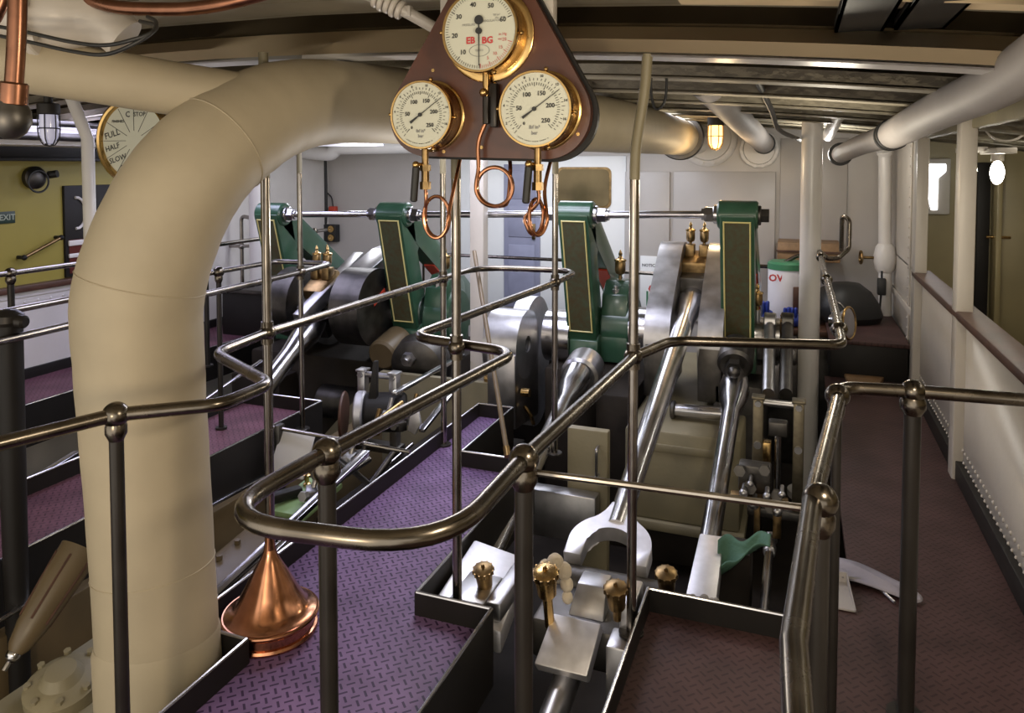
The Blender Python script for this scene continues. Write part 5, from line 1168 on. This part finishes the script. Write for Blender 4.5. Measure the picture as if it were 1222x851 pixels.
for k, (p, q, lab) in enumerate((((790, 140), (905, 128), 'white fluorescent batten under the deck above the amber lamp'), ((350, 172), (462, 166), 'white fluorescent batten left of the gauge board'))):
    A, D = W(*p, y=6.9), W(*q, y=6.9); z = (A.z+D.z)/2
    t = thing('lamp_batten', lab, 'lamp', (A+D)/2, 'fluorescent battens')
    b = B().box((A.x, 6.86, z-.02), (D.x, 7.0, z+.03), .008); obj('body', b, M['white'], t)
    b = B().prism([(A.x+.02, 6.86, z-.02), (D.x-.02, 6.86, z-.02), (D.x-.02, 6.78, z+.02), (A.x+.02, 6.78, z+.02)], (0, 0, .006)); obj('reflector', b, M['white'], t)
    b = B().cyl((A.x+.05, 6.92, z-.035), (D.x-.05, 6.92, z-.035), .015, n=12); obj('tube', b, M['plast'], t)
A = W(790, 75, y=3.6)
t = thing('wire_loop', 'black wire loop hanging from the deck behind the tall bent pole', 'cable', A)
b = B().tube(spline([W(778, 72, y=3.3), W(777, 110, y=3.3), W(783, 130, y=3.3), W(794, 118, y=3.3), W(796, 72, y=3.3)]), .006, 8); obj('sheath', b, M['rubber'], t)
A, D = W(764, 366, y=YB-.04), W(787, 306, y=YB-.04)
t = thing('notice_board', 'small white notice with a red letter on the back bulkhead beside the tall bent pole', 'notice', A)
b = B().box((A.x, YB-.06, A.z), (D.x, YB-.045, D.z), .003); obj('board', b, M['bright_white'], t)
b = B(); textbm(b, 'C', ((A.x+D.x)/2+.03, YB-.061, A.z+(D.z-A.z)*.36), (1, 0, 0), (0, 0, 1), .13, bold=.002); obj('red_letter', b, M['rink'], t)
b = B(); textbm(b, 'NOTICE', ((A.x+D.x)/2, YB-.061, A.z+(D.z-A.z)*.82), (1, 0, 0), (0, 0, 1), .045, bold=.001); obj('black_lettering', b, M['ink'], t)
b = B().box((A.x+.07, YB-.064, A.z+.02), (A.x+.09, YB-.06, A.z+.18)); obj('green_strip', b, M['lid'], t)
# ================================================================== LIGHT
def area(name, loc, size, power, col, rot=(0, 0, 0), sy=None, spread=None):
    l = bpy.data.lights.new(name, 'AREA'); l.energy = power; l.color = col; l.size = size
    if sy: l.shape = 'RECTANGLE'; l.size_y = sy
    o = bpy.data.objects.new(name, l); C.objects.link(o); o.location = loc; o.rotation_euler = rot
def point(name, loc, power, col, r=.05):
    l = bpy.data.lights.new(name, 'POINT'); l.energy = power; l.color = col; l.shadow_soft_size = r
    o = bpy.data.objects.new(name, l); C.objects.link(o); o.location = loc
area('skylight_aft', (-2.2, 6.6, 2.10), 2.6, 44, (.84, .88, 1.0), sy=1.2)
area('skylight_mid', (-1.9, 4.3, 2.13), .9, 34, (.80, .82, 1.0), sy=1.4)
area('skylight_left', (-4.5, 4.4, 2.04), .8, 28, (.70, .70, 1.0), sy=2.2)
point('lamp_near', (-1.0, -.8, 1.2), 36, (1, .80, .54), .12)
point('fill_beam_front', (.45, 1.1, 1.8), 26, (1, .86, .66), .08)  # added fill that brightens the front deck beam, not a ship's lamp
point('lamp_amber', tuple(W(854, 165, y=6.55)-Vector((0, .1, .25))), 6, (1, .72, .4), .06)
point('lamp_right', (.2, 6.7, 1.75), 8, (.95, .92, .85), .08)
point('fill_back_left', (-4.3, 6.7, 1.75), 10, (.9, .92, 1.0), .1)  # fill added to lift the back left wall, no fitting there
point('fill_deckhead', (.1, 4.2, 1.55), 9, (1, .9, .72), .1)  # added uplight for the ceiling, without a real source
point('fill_centre', (-1.6, 3.2, 1.35), 7, (1, .95, .9), .1)  # second added light to lift the deckhead, no lamp hangs here
area('alleyway_daylight', (1.6, 4.2, 1.95), .8, 22, (1, .93, .78), sy=3.5)
wd = bpy.data.worlds.new('world'); bpy.context.scene.world = wd; wd.use_nodes = True
wd.node_tree.nodes['Background'].inputs['Color'].default_value = (1, .93, .82, 1); wd.node_tree.nodes['Background'].inputs['Strength'].default_value = 1.0
v = bpy.context.scene.view_settings
v.view_transform = 'Standard'; v.look = 'None'; v.gamma = 1; v.use_curve_mapping = False; v.exposure = 0.75
